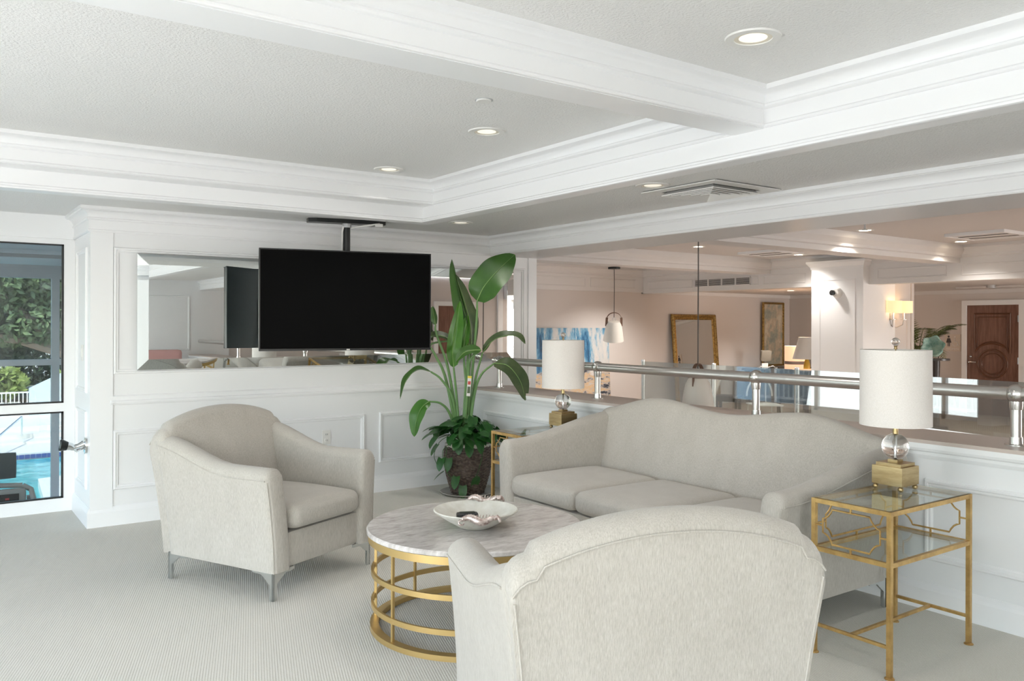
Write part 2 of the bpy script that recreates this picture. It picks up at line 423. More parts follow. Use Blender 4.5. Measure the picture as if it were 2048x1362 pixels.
# ---- low ceiling round the coffers and the coffers themselves
ceiling = struct('ceiling', MB().box(3.05, 4.31, YR, YB + .2, ZL, ZL + .1).box(XW, 3.06, 5.42, YW + .06, ZL, ZL + .1), 'ceiling_paint', label='low textured ceiling strip beside the coffers')
XL = -3.2
build('beam', MB().box(3.012, 3.10, YR, 5.47, 2.185, ZU), 'trim_paint', ceiling)
build('beam', MB().box(XW, 3.012, 5.38, 5.47, 2.185, ZU), 'trim_paint', ceiling)
build('beam', MB().box(XL, 3.012, 2.335, 2.491, 2.285, ZU), 'trim_paint', ceiling)
build('beam', MB().box(XL, 3.012, 5.222, 5.38, 2.285, ZU), 'trim_paint', ceiling)
build('beam', MB().box(XW, XL, YR, 5.38, 2.185, ZU), 'trim_paint', ceiling)
build('coffer_ceiling', MB().box(XW, 3.10, YR, 5.47, ZU, ZU + .08), 'ceiling_paint', ceiling)
lip = [(0, 2.17), (.008, 2.17), (.016, 2.174), (.018, 2.182), (.012, 2.188), (.012, 2.196), (.004, 2.202), (0, 2.204)]
build('lip_molding', MB().sweep(lip, [(3.012, YR), (3.012, 5.38), (XW, 5.38)], side=1), 'trim_paint', ceiling, smooth=True, angle=30)
build('lip_underside', MB().box(3.012, 3.10, YR, 5.47, 2.17, 2.186).box(XW, 3.012, 5.38, 5.47, 2.17, 2.186), 'trim_paint', ceiling)
cof = [(0, 2.287), (.014, 2.287), (.018, 2.291), (.018, 2.298), (.008, 2.306), (.008, 2.366), (.016, 2.369), (.024, 2.376), (.024, 2.384), (.016, 2.391)]
cof += [(.016 + .045 * (1 - math.cos(a)), 2.391 + .04 * math.sin(a)) for a in [math.pi / 2 * i / 6 for i in range(1, 7)]]
cof += [(.064, 2.433), (.07, 2.434), (.07, ZU + .001), (0, ZU + .001)]
build('crown_molding', MB().sweep(cof, [(XL, YR + .05), (3.012, YR + .05), (3.012, 2.335), (XL, 2.335)], True, 1), 'trim_paint', ceiling, smooth=True, angle=30)
build('crown_molding', MB().sweep(cof, [(XL, 2.491), (3.012, 2.491), (3.012, 5.222), (XL, 5.222)], True, 1), 'trim_paint', ceiling, smooth=True, angle=30)

# ---- interior window beside the TV wall
wf = struct('window_1', MB().box(XW, .95, YW, YW + .06, 0, .10).box(XW, .95, YW, YW + .06, 2.02, ZL)
            .box(.875, .95, YW, YW + .06, .10, 2.02).box(XW, .875, YW, YW + .06, .755, .82).box(-1.0, -.92, YW, YW + .06, .82, 2.02).box(-1.0, -.92, YW, YW + .06, .1, .755),
            'trim_paint', label='tall white framed window looking into the gym')
gk = MB()
for z0, z1 in ((.10, .755), (.82, 2.02)):
    for x0, x1 in ((-.92, .875),):
        gk.box(x0, x1, YW - .004, YW + .02, z0, z0 + .012).box(x0, x1, YW - .004, YW + .02, z1 - .012, z1).box(x1 - .014, x1, YW - .004, YW + .02, z0, z1).box(x0, x0 + .014, YW - .004, YW + .02, z0, z1)
build('gasket', gk, 'black_plastic', wf)
for x0, x1 in ((XW, -1.0), (-.92, .875)):
    for z0, z1 in ((.10, .755), (.82, 2.02)):
        build('pane', MB().box(x0, x1, YW + .025, YW + .032, z0, z1), 'pane_glass', wf)
build('head_casing', MB().box(XW, .95, YW - .03, YW, 2.06, ZL), 'trim_paint', wf)

# ---- window wall on the left of the camera and rear wall
def window_bays(name, axis, c, a0, a1, bays, label, z0=.12, z1=2.12):
    """framed window wall; axis 'x' = plane x=c running along y"""
    mb = MB(); st = (a1 - a0) / bays
    def bx(p0, p1, q0, q1, t0=0., t1=.07, m=mb):
        if axis == 'x': m.box(c - t1, c - t0, p0, p1, q0, q1)
        else: m.box(p0, p1, c - t1, c - t0, q0, q1)
    bx(a0, a1, -.12, z0); bx(a0, a1, z1, 2.55)
    for i in range(bays + 1): bx(a0 + i * st - .04, a0 + i * st + .04, z0, z1)
    o = struct(name, mb, 'trim_paint', label=label)
    for i in range(bays):
        g = MB(); bx(a0 + i * st + .04, a0 + (i + 1) * st - .04, z0, z1, .03, .037, g); build('pane', g, 'table_glass', o)
    return o
window_bays('window_2', 'x', XW, YR, YW, 6, 'white framed window wall on the daylight side')
window_bays('window_3', 'y', YR, XW, 1.0, 4, 'white framed windows in the rear wall')
wall_rear = struct('wall_rear', MB().box(1.0, 4.83, YR - .2, YR, -.12, 2.5), 'white_paint', label='white panelled rear wall seen in the mirror')
PRR = ((0, YR, 0), (1, 0, 0), (0, 0, 1), (0, 1, 0))
build('panel_molding', frame_mesh(*PRR, 1.6, 4.1, .93, 1.95), 'trim_paint', wall_rear)
build('panel_molding', frame_mesh(*PRR, 1.6, 4.1, .25, .8), 'trim_paint', wall_rear)
build('pier', MB().box(1.0, 1.35, YR, YR + .25, 0, 2.2), 'trim_paint', wall_rear)

# ================================================================== HALL ACROSS THE ATRIUM
ZF, XS, XF, YF, ZC = -.2, 11.3, 15.9, 11.6, 2.50
struct('floor_hall', MB().box(8.45, XF, YR, YF, ZF - .3, ZF), 'oak', label='brown hall floor across the atrium')
struct('floor_lower', MB().box(3.0, 9.0, YR, YF, -3.3, -3.2), 'oak', label='lower floor of the atrium')
struct('ceiling_hall', MB().box(2.9, XS + .1, YR, YF, ZC, ZC + .1), 'hall_ceiling', label='taupe hall ceiling with beams and downlights')
hc = bpy.data.objects['ceiling_hall']
bprof = [(0, 2.27), (.0, 2.30), (.02, 2.31), (.02, 2.38), (.05, 2.42), (.08, 2.46), (.08, 2.50)]
for yc, hw in ((5.73, .16), (8.80, .18), (2.3, .16)):
    mb = MB()
    pr = [(-hw, 2.27), (-hw, 2.33), (-hw - .03, 2.34), (-hw - .03, 2.37), (-hw - .08, 2.43), (-hw - .08, ZC), (hw + .08, ZC), (hw + .08, 2.43), (hw + .03, 2.37), (hw + .03, 2.34), (hw, 2.33), (hw, 2.27)]
    mb.prism([(4.83, yc + a, z) for a, z in pr], (XS - 4.83, 0, 0)); build('beam', mb, 'hall_trim', hc)
struct('ceiling_passage', MB().box(XS + .1, XF, YR, YF, 2.10, 2.2), 'hall_ceiling', label='low taupe ceiling of the passage by the door')
soff = struct('wall_soffit', MB().box(XS, XS + .25, YR, YF, 2.03, ZC), 'hall_trim', label='pale soffit with panels above the passage')
PS = ((XS, 0, 0), (0, 1, 0), (0, 0, 1), (-1, 0, 0))
for y0, y1 in ((4.6, 5.55), (5.75, 6.75), (7.95, 8.75), (8.85, 9.0), (2.6, 4.4), (10.3, 11.4)):
    build('panel_molding', frame_mesh(*PS, y0, y1, 2.10, 2.25, .02, .01), 'hall_trim', soff)
build('cornice', MB().sweep([(0, 2.34), (.02, 2.35), (.02, 2.38), (.07, 2.45), (.09, 2.46), (.09, ZC), (0, ZC)], [(XS, YR), (XS, YF)], side=1), 'hall_trim', soff)
wf_ = struct('wall_far', MB().box(XF, XF + .2, YR, YF + .2, ZF, 2.3), 'hall_wall', label='taupe wall with the wooden door across the atrium')
build('cornice', MB().box(XF - .05, XF, YR, YF, 2.03, 2.10), 'hall_trim', wf_)
build('baseboard', MB().box(XF - .015, XF, YR, YF, ZF, ZF + .12), 'hall_trim', wf_)
wp = struct('wall_painting', MB().box(2.9, XF + .2, YF, YF + .2, ZF - 3, ZC), 'hall_wall', label='taupe end wall of the hall behind the blue painting')
build('frieze', MB().box(3.0, XS, YF - .05, YF, 2.05, ZC), 'hall_trim', wp)
for x0, x1 in ((4.9, 6.6), (6.75, 8.4), (8.55, 9.85), (9.97, 11.1)):
    build('panel_molding', frame_mesh((0, YF - .05, 0), (1, 0, 0), (0, 0, 1), (0, -1, 0), x0, x1, 2.12, 2.29, .022, .01), 'hall_trim', wp)
build('cornice', MB().sweep([(0, 2.34), (.02, 2.35), (.02, 2.38), (.07, 2.45), (.09, 2.46), (.09, ZC), (0, ZC)], [(3.0, YF - .05), (XS, YF - .05)], side=-1), 'hall_trim', wp)
build('baseboard', MB().box(8.5, XF, YF - .015, YF, ZF, ZF + .12), 'hall_trim', wp)
build('cornice', MB().box(XS, XF, YF - .05, YF, 2.03, 2.10), 'hall_trim', wp)
# column
col = struct('wall_column', MB().box(11.15, 12.0, 6.88, 7.74, ZF, 2.36), 'trim_paint', label='white panelled square column in the hall')
build('panel_molding', frame_mesh((11.15, 0, 0), (0, 1, 0), (0, 0, 1), (-1, 0, 0), 7.0, 7.60, .2, 2.12, .02, .01), 'trim_paint', col)
build('capital', MB().sweep([(0, 2.28), (.01, 2.28), (.015, 2.31), (.05, 2.36), (.06, 2.37), (.06, 2.40), (0, 2.40)], [(11.15, 6.88), (11.15, 7.74), (12.0, 7.74), (12.0, 6.88)], True, 1), 'trim_paint', col)
# short wall with the sconce
ws = struct('wall_sconce', MB().box(11.4, 12.66, 6.97, 7.15, ZF, 2.12), 'hall_wall', label='short taupe wall carrying the double sconce')
build('panel_molding', frame_mesh((0, 6.97, 0), (1, 0, 0), (0, 0, 1), (0, -1, 0), 11.62, 12.5, .1, 1.80, .025, .012), 'hall_wall', ws)
build('corner_bead', MB().box(12.6, 12.675, 6.955, 7.165, ZF, 2.12), 'hall_wall', ws)
# atrium near end
we = struct('wall_end', MB().box(4.83, XF + .2, YR - .25, YR - .05, -3.3, .05).box(4.83, 12.2, YR - .25, YR - .05, .05, 2.5).box(15.6, XF + .2, YR - .25, YR - .05, .05, 2.5).box(12.2, 15.6, YR - .25, YR - .05, 2.1, 2.5), 'hall_wall', label='taupe end wall of the atrium seen in the mirror')
for i in range(3):  # window opening and mullions made up for the hall fill light
    build('mullion', MB().box(12.23 + i * 1.66 - .03, 12.23 + i * 1.66 + .03, YR - .2, YR - .12, .05, 2.1), 'trim_paint', we)
d2 = struct('door_2', MB().box(9.5, 10.4, YR - .05, YR - .01, -.2, 1.85), 'walnut_door', label='brown wooden door seen in the mirror')
build('door_frame', MB().box(9.4, 9.5, YR - .05, YR, -.2, 1.95).box(10.4, 10.5, YR - .05, YR, -.2, 1.95).box(9.5, 10.4, YR - .05, YR, 1.85, 1.95), 'trim_paint', d2)

# unseen windows and balcony added behind the TV wall for the glass balustrade to mirror
window_bays('window_4', 'x', 3.0, 6.62, YF, 5, 'added white framed balcony windows behind the television wall', -.2, 2.1)
bal = thing('balcony_railing', 'added white balcony railing behind the television wall', 'railing', (2.25, 0, 0))
build('rail', MB().box(-.03, .03, 7.0, YF, .72, .78).box(-.02, .02, 7.0, YF, -.12, -.07), 'trim_paint', bal)
bm_ = None
for i in range(38):
    y = 7.05 + i * .12
    if bm_ is None: bm_ = build('baluster', MB().box(-.012, .012, -.012, .012, -.07, .72), 'trim_paint', bal); bm_.location = (0, y, 0)
    else:
        o = bm_.copy(); C.objects.link(o); o.location = (0, y, 0)
struct('floor_balcony', MB().box(2.12, 3.0, 6.6, YF, -.4, -.2), 'deck', label='added pale balcony floor behind the television wall')

# door in the far wall
dr = struct('door_1', MB().box(XF - .04, XF, 6.79, 7.69, ZF, 1.81), 'walnut_door', label='reddish brown panelled wooden door in the far taupe wall')
XD = XF - .04
fr = MB(); w_ = .09
fr.box(XF - .06, XF, 6.79 - w_, 6.79, ZF, 1.81 + w_).box(XF - .06, XF, 7.69, 7.69 + w_, ZF, 1.81 + w_).box(XF - .06, XF, 6.79, 7.69, 1.81, 1.81 + w_)
build('door_frame', fr, 'trim_paint', dr)
def door_tube(pts, r=.018, loop=True): return MB().tube([(XD - .004, y, z) for y, z in pts], r, 6, loop=loop)
yc = 7.24
arch = [(yc + .30 * math.cos(a), .92 + .30 * math.sin(a) * .62) for a in [math.pi * (.02 + .96 * i / 16) for i in range(17)]]
build('upper_panel_molding', door_tube([(yc + .31, 1.65)] + [(yc + .31, 1.2)] + arch + [(yc - .31, 1.2), (yc - .31, 1.65)]), 'door_groove', dr)
a2 = [(yc + .25 * math.cos(a), .985 + .25 * math.sin(a) * .62) for a in [math.pi * (.02 + .96 * i / 16) for i in range(17)]]
build('upper_panel_molding', door_tube([(yc + .25, 1.59)] + a2 + [(yc - .25, 1.59)], .012), 'door_groove', dr)
for rr, tr in ((.255, .018), (.19, .013)):
    build('round_panel_molding', door_tube([(yc + rr * math.cos(2 * math.pi * i / 28), .74 + rr * math.sin(2 * math.pi * i / 28)) for i in range(28)], tr), 'door_groove', dr)
hd = build('door_handle', MB().tube([(XD, 7.63, .76), (XD - .05, 7.63, .76), (XD - .055, 7.60, .765), (XD - .05, 7.50, .76)], .014, 8).lathe([(.001, 0), (.032, 0), (.032, .01), (.001, .012)], 14, (XD - .006, 7.63, .75)), 'chrome', dr, smooth=True)
build('door_lock', MB().sphere((XD - .005, 7.62, .86), .02, 12, 8), 'chrome', dr, smooth=True)
for z in (1.5, .75): build('hinge', MB().box(XD - .012, XD, 6.785, 6.81, z, z + .12), 'chrome', dr)
for x in (5.6, 7.2, 8.6, 11.2): build('pilaster', MB().box(x - .07, x + .07, YR - .05, YR, -.2, 2.5), 'trim_paint', we)

# ================================================================== UPHOLSTERED SEATING
ZB = .145
def flare(z): return .055 * max(0, (z - ZB) / .6) ** 1.6
def lean(z): return .07 * max(0, (z - ZB) / .7)
def sm(t): t = max(0, min(1, t)); return t * t * (3 - 2 * t)
def arm_mesh(sgn, hw, yf, yb, zf, zr, th, t0=.30):
    """one arm: stations from the front edge to the rear; hw = half width of the body at its base"""
    rings = []; ts = [0, .004, .014, .03, .06, .12, .2, .3, .4, .5, .6, .7, .8, .88, .94, .975, .992, 1]
    for t in ts:
        e = min(t, 1 - t); ins = .022 * (1 - min(1, e / .03)) ** 2
        zt = zf + (zr - zf) * sm((t - t0) / (1 - t0)) - ins
        ring = []
        def P(x, z):
            yr_ = yb - lean(z); y = yf + (yr_ - yf) * t - (.02 * flare(z) / .055 * (1 - t))
            ring.append((sgn * x, y, z))
        wt = th * .5
        nz = 7
        for i in range(nz + 1):
            z = ZB + (zt - wt - ZB) * i / nz; P(hw + flare(z) - ins, z)
        zt0 = zt - wt; xc = hw + flare(zt0) - ins - (wt - ins)
        r = wt - ins
        for i in range(1, 9):
            a = math.pi * i / 9; P(xc + r * math.cos(a), zt0 + (r * .82) * math.sin(a))
        for i in range(nz + 1):
            z = zt0 + (ZB - zt0) * i / nz; P(hw + flare(z) - th + ins, z)
        rings.append(ring)
    return MB().loft(rings)
def back_mesh(hw, yb, ztop, th_b, th_t):
    rings = []; N = 44; KIN = 1.0
    xs = [math.copysign(abs(t_) ** .8, t_) for t_ in [-1 + 2 * i / N for i in range(N + 1)]]
    for k, s_ in enumerate(xs):
        ins = .02 * (1 - min(1, (1 - abs(s_)) / .05)) ** 2
        zt = ztop(s_) - ins; ring = []
        r = th_t / 2
        def X(z): return s_ * (hw + flare(z))
        nz = 7
        for i in range(nz + 1):
            z = ZB + (zt - r - ZB) * i / nz; ring.append((X(z), yb - lean(z), z))
        z0 = zt - r; y0 = yb - lean(z0) + r
        for i in range(1, 9):
            a = math.pi * i / 9; ring.append((X(z0), y0 - r * math.cos(a), z0 + r * math.sin(a)))
        for i in range(nz + 1):
            q = i / nz; z = z0 + (ZB + .03 - z0) * q; th = th_t + (th_b - th_t) * q + .03 * math.sin(math.pi * min(1, q * 1.1)) * (1 - s_ * s_)
            ring.append((X(z) * (1 - .1 * min(1, q * 4)), yb - lean(z) + th, z))
        ring.append((X(ZB) * .9, yb + .05, ZB))
        rings.append(ring)
    return MB().loft(rings)
def leg_mesh(sx, sy):
    """metal corner leg: a post with two sloping wings under the frame; local corner at 0,0"""
    mb = MB(); t = .012
    for d in (0, 1):
        prof = [(0, 0), (.026, 0), (.026, .082), (.085, .128), (.15, .132), (.15, ZB + .004), (0, ZB + .004)]
        if d == 0: mb.prism([(-sx * a, -sy * 0, z) for a, z in prof], (0, -sy * t, 0))
        else: mb.prism([(0, -sy * a, z) for a, z in prof], (-sx * t, 0, 0))
    return mb
def piping(pts, name, parent): return build(name, MB().tube(pts, .0035, 6), 'upholstery', parent, smooth=True)

def make_seat(name, label, cat, loc, rz, hw, depth, cushions, ztop, zr, group=None, t0=.36, thb=.27):
    t = thing(name, label, cat, loc, rz, group)
    yf, yb, th, zf = depth / 2, -depth / 2, .125, .69
    for sg in (-1, 1):
        a = build('arm', arm_mesh(sg, hw, yf, yb + .035, zf, zr - .012, th, t0), 'upholstery', t, smooth=True, weld=True, angle=60)
        pts = []
        for i in range(31):
            q = .02 + .93 * i / 30; zt = zf + (zr - .012 - zf) * sm((q - t0) / (1 - t0)) - .068
            y = yf + (yb + .035 - lean(zt) - yf) * q - (.02 * flare(zt) / .055 * (1 - q)); pts.append((sg * (hw + flare(zt) + .0015), y, zt))
        piping(pts, 'piping', a)
        fp = []
        for i in range(13):
            z = ZB + (zf - .075 - ZB) * i / 12; fp.append((sg * (hw + flare(z) - .006), yf - .02 * flare(z) / .055 - .010, z))
        piping(fp, 'piping', a)
    bk = build('backrest', back_mesh(hw + .002, yb, ztop, thb, .12), 'upholstery', t, smooth=True, weld=True, angle=60)
    pts = []
    for i in range(41):
        s_ = -.985 + 1.97 * i / 40; z = ztop(s_) - .055
        pts.append((s_ * (hw + flare(z)), yb - lean(z) - .002, z))
    piping(pts, 'piping', bk)
    # outside back panel reaching over the arm ends
    piping([(s_ * (hw + .0 + flare(z) - .01), yb - lean(z) - .002, z) for s_, z in [(-1, ZB + (zr - .10 - ZB) * i / 10) for i in range(11)]], 'piping', bk)
    piping([(s_ * (hw + .0 + flare(z) - .01), yb - lean(z) - .002, z) for s_, z in [(1, ZB + (zr - .10 - ZB) * i / 10) for i in range(11)]], 'piping', bk)
    build('base', MB().rbox(0, .0, .24, 2 * (hw - th) + .03, depth - .05, .19, .02, 6), 'upholstery', t, smooth=True, weld=True)
    inner = 2 * (hw - th) - .002; w = inner / cushions
    for k in range(cushions):
        cx = -inner / 2 + w * (k + .5); d = depth - thb + .045
        c = build('seat_cushion', MB().rbox(cx, yf - d / 2 + .012, .405, w - .004, d, .13, .05, 12, .022, .012), 'upholstery', t, smooth=True, weld=True, angle=80)
    for sx in (-1, 1):
        for sy in (-1, 1):
            l = build('leg', leg_mesh(sx, sy), 'leg_metal', t); l.location = (sx * (hw - .012), sy * (depth / 2 - .02), 0)
    return t
def chair_top(s_):
    a = abs(s_)
    if a < .82: return .868 + .070 * (1 - (a / .82) ** 2.1)
    return .842 - .05 * ((a - .82) / .18) ** 2.4
a1 = math.atan2(-.428, -.904)
make_seat('armchair', 'grey fabric armchair near the window, facing the coffee table', 'armchair', (1.645, 4.69, 0), math.atan2(-.428, -.904) , .40, .84, 1, chair_top, .83)
make_seat('armchair', 'grey fabric armchair in the foreground seen from behind', 'armchair', (1.772, 1.968, 0), math.atan2(-.337, .942), .40, .84, 1, chair_top, .83)
def sofa_top(s_):
    a = abs(s_)
    hump = .935 - .055 * math.cos(min(1, a / .5) * math.pi / 2) ** 2
    return hump if a < .5 else .935 - .10 * sm((a - .5) / .5) - .03 * max(0, (a - .93) / .07) ** 2
make_seat('sofa', 'long grey fabric sofa with a double-humped back along the half wall', 'sofa', (3.525, 3.37, 0), math.pi / 2, 1.06, .95, 3, sofa_top, .835, None, .08)

# ================================================================== COFFEE TABLE
ct = thing('coffee_table', 'round coffee table with veined marble top and gold ring frame', 'coffee table', (2.165, 3.345, 0))
RT = .515
build('marble_top', MB().lathe([(.001, .444), (RT - .006, .444), (RT, .449), (RT, .463), (RT - .006, .469), (.001, .469)], 72), 'marble', ct, smooth=True)
def ring_band(r, w, z0, z1, seg=72):
    return MB().loft([[(q[0] * math.cos(a), q[0] * math.sin(a), q[1]) for q in ((r, z0), (r, z1), (r - w, z1), (r - w, z0))] for a in [2 * math.pi * i / seg for i in range(seg)]], False, True, True)
build('apron_ring', ring_band(RT - .008, .025, .410, .4445), 'gold_paint', ct, smooth=True)
for z0, z1, w in ((.255, .279, .012), (.108, .132, .012)):
    build('middle_ring', ring_band(RT - .022, w, z0, z1), 'gold_paint', ct, smooth=True)
build('base_ring', ring_band(RT - .018, .04, 0, .024), 'gold_paint', ct, smooth=True)
bar0 = None
for i in range(8):
    a = R(8 + 45 * i)
    if bar0 is None: bar0 = build('upright', MB().cbox(0, 0, .217, .012, .012, .39), 'gold_paint', ct); o = bar0
    else: o = bar0.copy(); C.objects.link(o)
    o.location = ((RT - .036) * math.cos(a), (RT - .036) * math.sin(a), 0); o.rotation_euler = (0, 0, a)

# bowl
BX, BY, BZ = 2.125, 3.28, .4695
bw = thing('seahorse_bowl', 'pale stone bowl with two seahorse handles on the coffee table', 'bowl', (BX, BY, BZ), -YAW)
prof = [(.001, 0), (.07, 0), (.085, .006), (.135, .034), (.185, .066), (.203, .078), (.207, .083), (.203, .087), (.194, .084), (.15, .056), (.10, .03), (.06, .018), (.001, .015)]
mb = MB().lathe(prof, 56); mb.v = [(x * .96, y * .96, z) for x, y, z in mb.v]
build('basin', mb, 'stone_bowl', bw, smooth=True)
def seahorse():
    pts = []; rr = []
    N = 34
    for i in range(N + 1):
        t = i / N
        x = -.075 + .15 * t; z = .012 * math.sin(t * 2 * math.pi * 1.25) ; pts.append((x, .004 * math.sin(9 * t), z)); rr.append((.006 + .011 * math.sin(math.pi * min(1, t * .8 + .12)) ** 1.5) * (1 + .16 * (i % 2)))
    # curled tail
    tail = [(-.075 - .012 * math.sin(a), 0, -.010 + .012 * math.cos(a) - .004) for a in [i * .7 for i in range(8)]]
    mb = MB().tube(pts, rr, 10).tube([Vector(pts[0])] + [Vector(p) for p in tail], [.006] + [.006 - .0005 * i for i in range(8)], 8)
    # head, snout and crest
    mb.tube([(.07, 0, .006), (.085, 0, .012), (.094, 0, .004), (.098, 0, -.010)], [.011, .013, .009, .006], 8)
    for i in range(9): mb.tube([(-.05 + .014 * i, .0, .012), (-.047 + .014 * i, .0, .024)], [.004, .0015], 5)
    return mb
for ang, nm in ((90, 1), (-90, 0)):
    s_ = build('seahorse_handle', seahorse(), 'silver_cast', bw, smooth=True, angle=80)
    s_.location = (0.02 if nm == 0 else .03, .198 * math.sin(R(ang)), .080 if nm == 0 else .088); s_.rotation_euler = (R(-35 if nm == 0 else 25), 0, 0)
rm = thing('key_box', 'small black box lying in the stone bowl', 'box', (BX - .050, BY - .005, BZ + .020), R(-25))
build('body', MB().rbox(0, 0, .028, .10, .055, .055, .008, 4), 'seed_black', rm, smooth=True, weld=True)
build('lid', MB().rbox(0, 0, .0565, .07, .03, .003, .001, 3), 'dark_metal', rm)

# ================================================================== END TABLES AND LAMPS
def end_table(label, loc):
    SX, SY, H_ = .66, .365, .672
    t = thing('end_table', label, 'end table', loc, 0, 'gilt end tables beside the sofa'); g = 'gold_leaf'; b_ = .019
    for sx in (-1, 1):
        for sy in (-1, 1):
            x, y = sx * (SX / 2 - b_ / 2), sy * (SY / 2 - b_ / 2)
            l = build('leg', MB().box(x - b_ / 2, x + b_ / 2, y - b_ / 2, y + b_ / 2, .004, H_), g, t)
            build('foot', MB().lathe([(.001, 0), (.02, 0), (.02, .004), (.014, .008), (.001, .008)], 14, (x, y, 0)), g, l)
    def rails(z, nm):
        for sy in (-1, 1): build(nm, MB().cbox(0, sy * (SY / 2 - b_ / 2), z, SX - 2 * b_, b_ * .9, b_), g, t)
        for sx in (-1, 1): build(nm, MB().cbox(sx * (SX / 2 - b_ / 2), 0, z, b_ * .9, SY - 2 * b_, b_), g, t)
    rails(H_ - b_ / 2, 'top_rail'); rails(.455, 'shelf_rail')
    build('glass_top', MB().box(-SX / 2 + .004, SX / 2 - .004, -SY / 2 + .004, SY / 2 - .004, H_, H_ + .005), 'table_glass', t)
    build('glass_shelf', MB().box(-SX / 2 + b_, SX / 2 - b_, -SY / 2 + b_, SY / 2 - b_, .458, .463), 'table_glass', t)
    for sx in (-1, 1): build('stretcher', MB().cbox(sx * (SX / 2 - b_ / 2), 0, .125, .013, SY - 2 * b_, .013), g, t)
    build('stretcher', MB().cbox(0, 0, .125, SX - 2 * b_, .013, .013), g, t)
    # fretwork with stepped corners
    def fret(L, axis, off):
        zc, hz, hl = (H_ - b_ + .4645) / 2, .075, L * .36; k = .045; mb = MB()
        def q(a, z): return (a, off, zc + z) if axis == 'x' else (off, a, zc + z)
        out = []
        for sa, sz in ((1, 1), (-1, 1), (-1, -1), (1, -1)):
            arc = [(hl - k + k * .0, hz), (hl - k + .006, hz - .014), (hl - k + .02, hz - .032), (hl - .012, hz - k + .004), (hl, hz - k)]
            if sa * sz < 0: arc = arc
            seq = [(sa * a, sz * z) for a, z in arc]
            if sa * sz > 0: seq = seq[::-1]
            out += seq
        mb.tube([q(a, z) for a, z in out], .0042, 6, loop=True)
        for a0, z0, a1_, z1 in ((0, hz, 0, (H_ - b_ - zc)), (0, -hz, 0, .4645 - zc), (hl, 0, L / 2 - b_, 0), (-hl, 0, -L / 2 + b_, 0)):
            mb.bar(q(a0, z0), q(a1_, z1), .007)
        return mb
    for sx in (-1, 1): build('fretwork', fret(SY, 'y', sx * (SX / 2 - b_ / 2)), g, t, smooth=True)
    build('fretwork', fret(SX, 'x', SY / 2 - b_ / 2), g, t, smooth=True)
    return t
end_table('gold framed glass end table at the near end of the sofa', (3.495, 2.012, 0))
end_table('gold framed glass end table at the far end beside the potted plant', (3.615, 4.69, 0))

m, n, b = newmat('crystal')
b.inputs['Base Color'].default_value = (1, .97, .95, 1); b.inputs['Roughness'].default_value = 0; b.inputs['Transmission Weight'].default_value = 1; b.inputs['IOR'].default_value = 1.45
def table_lamp(label, loc):
    t = thing('table_lamp', label, 'table lamp', loc, 0, 'crystal ball lamps on the end tables')
    bs = build('base', MB().rbox(0, 0, .067, .145, .145, .086, .003, 3), 'brass', t, weld=True)
    build('step', MB().cbox(0, 0, .116, .118, .118, .014), 'brass', bs)
    build('plinth', MB().cbox(0, 0, .129, .046, .046, .014), 'brass', bs)
    for sx in (-1, 1):
        for sy in (-1, 1): build('ball_foot', MB().sphere((sx * .06, sy * .06, .0125), .0125, 12, 8), 'brass', bs, smooth=True)
    build('crystal_ball', MB().sphere((0, 0, .194), .059, 32, 20), 'crystal', t, smooth=True)
    build('core_rod', MB().tube([(0, 0, .136), (0, 0, .25)], .005, 10), 'chrome', t, smooth=True)
    build('neck', MB().lathe([(.001, .25), (.012, .25), (.012, .315), (.009, .32), (.001, .32)], 16), 'brass', t, smooth=True)
    sh = build('lamp_shade', MB().loft([[(r * math.cos(a), r * math.sin(a), z) for a in [2 * math.pi * i / 48 for i in range(48)]] for r, z in ((.153, .292), (.151, .635), (.147, .635), (.149, .292))], False, True, True), 'linen_shade', t, smooth=True)
    sp = MB()
    for k in range(3): sp.bar((0, 0, .625), (.148 * math.cos(k * 2.094), .148 * math.sin(k * 2.094), .625), .003)
    sp.tube([(0, 0, .32), (0, 0, .645)], .003, 6)
    build('shade_support', sp, 'brass', sh)
    build('finial', MB().sphere((0, 0, .672), .019, 16, 10), 'crystal', t, smooth=True)
    build('finial_cup', MB().lathe([(.001, .638), (.009, .638), (.006, .646), (.009, .654), (.001, .656)], 12), 'brass', t, smooth=True)
    return t
table_lamp('brass and crystal ball lamp with linen drum shade, on the near end table', (3.625, 2.075, .677))
table_lamp('brass and crystal ball lamp with linen drum shade, on the far end table', (3.765, 4.66, .677))

# ================================================================== HANDRAIL
hr = thing('handrail', 'brushed steel handrail on posts along the half wall', 'handrail', (4.27, 0, .852))
ZRL = .245
build('rail', MB().tube([(0, YR + .05, ZRL), (0, 6.28, ZRL)], .032, 20), 'steel', hr, smooth=True)
for y in (-1.1, .37, 1.84, 3.36, 4.86, 6.2):
    p = build('post', MB().lathe([(.001, .0), (.024, .0), (.024, ZRL - .03), (.001, ZRL - .03)], 18, (0, y, 0)), 'steel', hr, smooth=True)
    build('flange', MB().lathe([(.001, 0), (.05, 0), (.05, .004), (.03, .007), (.028, .04), (.001, .04)], 24, (0, y, 0)), 'satin', p, smooth=True)
    build('ball_joint', MB().sphere((0, y, ZRL), .046, 20, 12), 'satin', p, smooth=True)
    build('collar', MB().lathe([(.001, ZRL - .075), (.027, ZRL - .075), (.03, ZRL - .05), (.03, ZRL - .035), (.001, ZRL - .03)], 18, (0, y, 0)), 'satin', p, smooth=True)

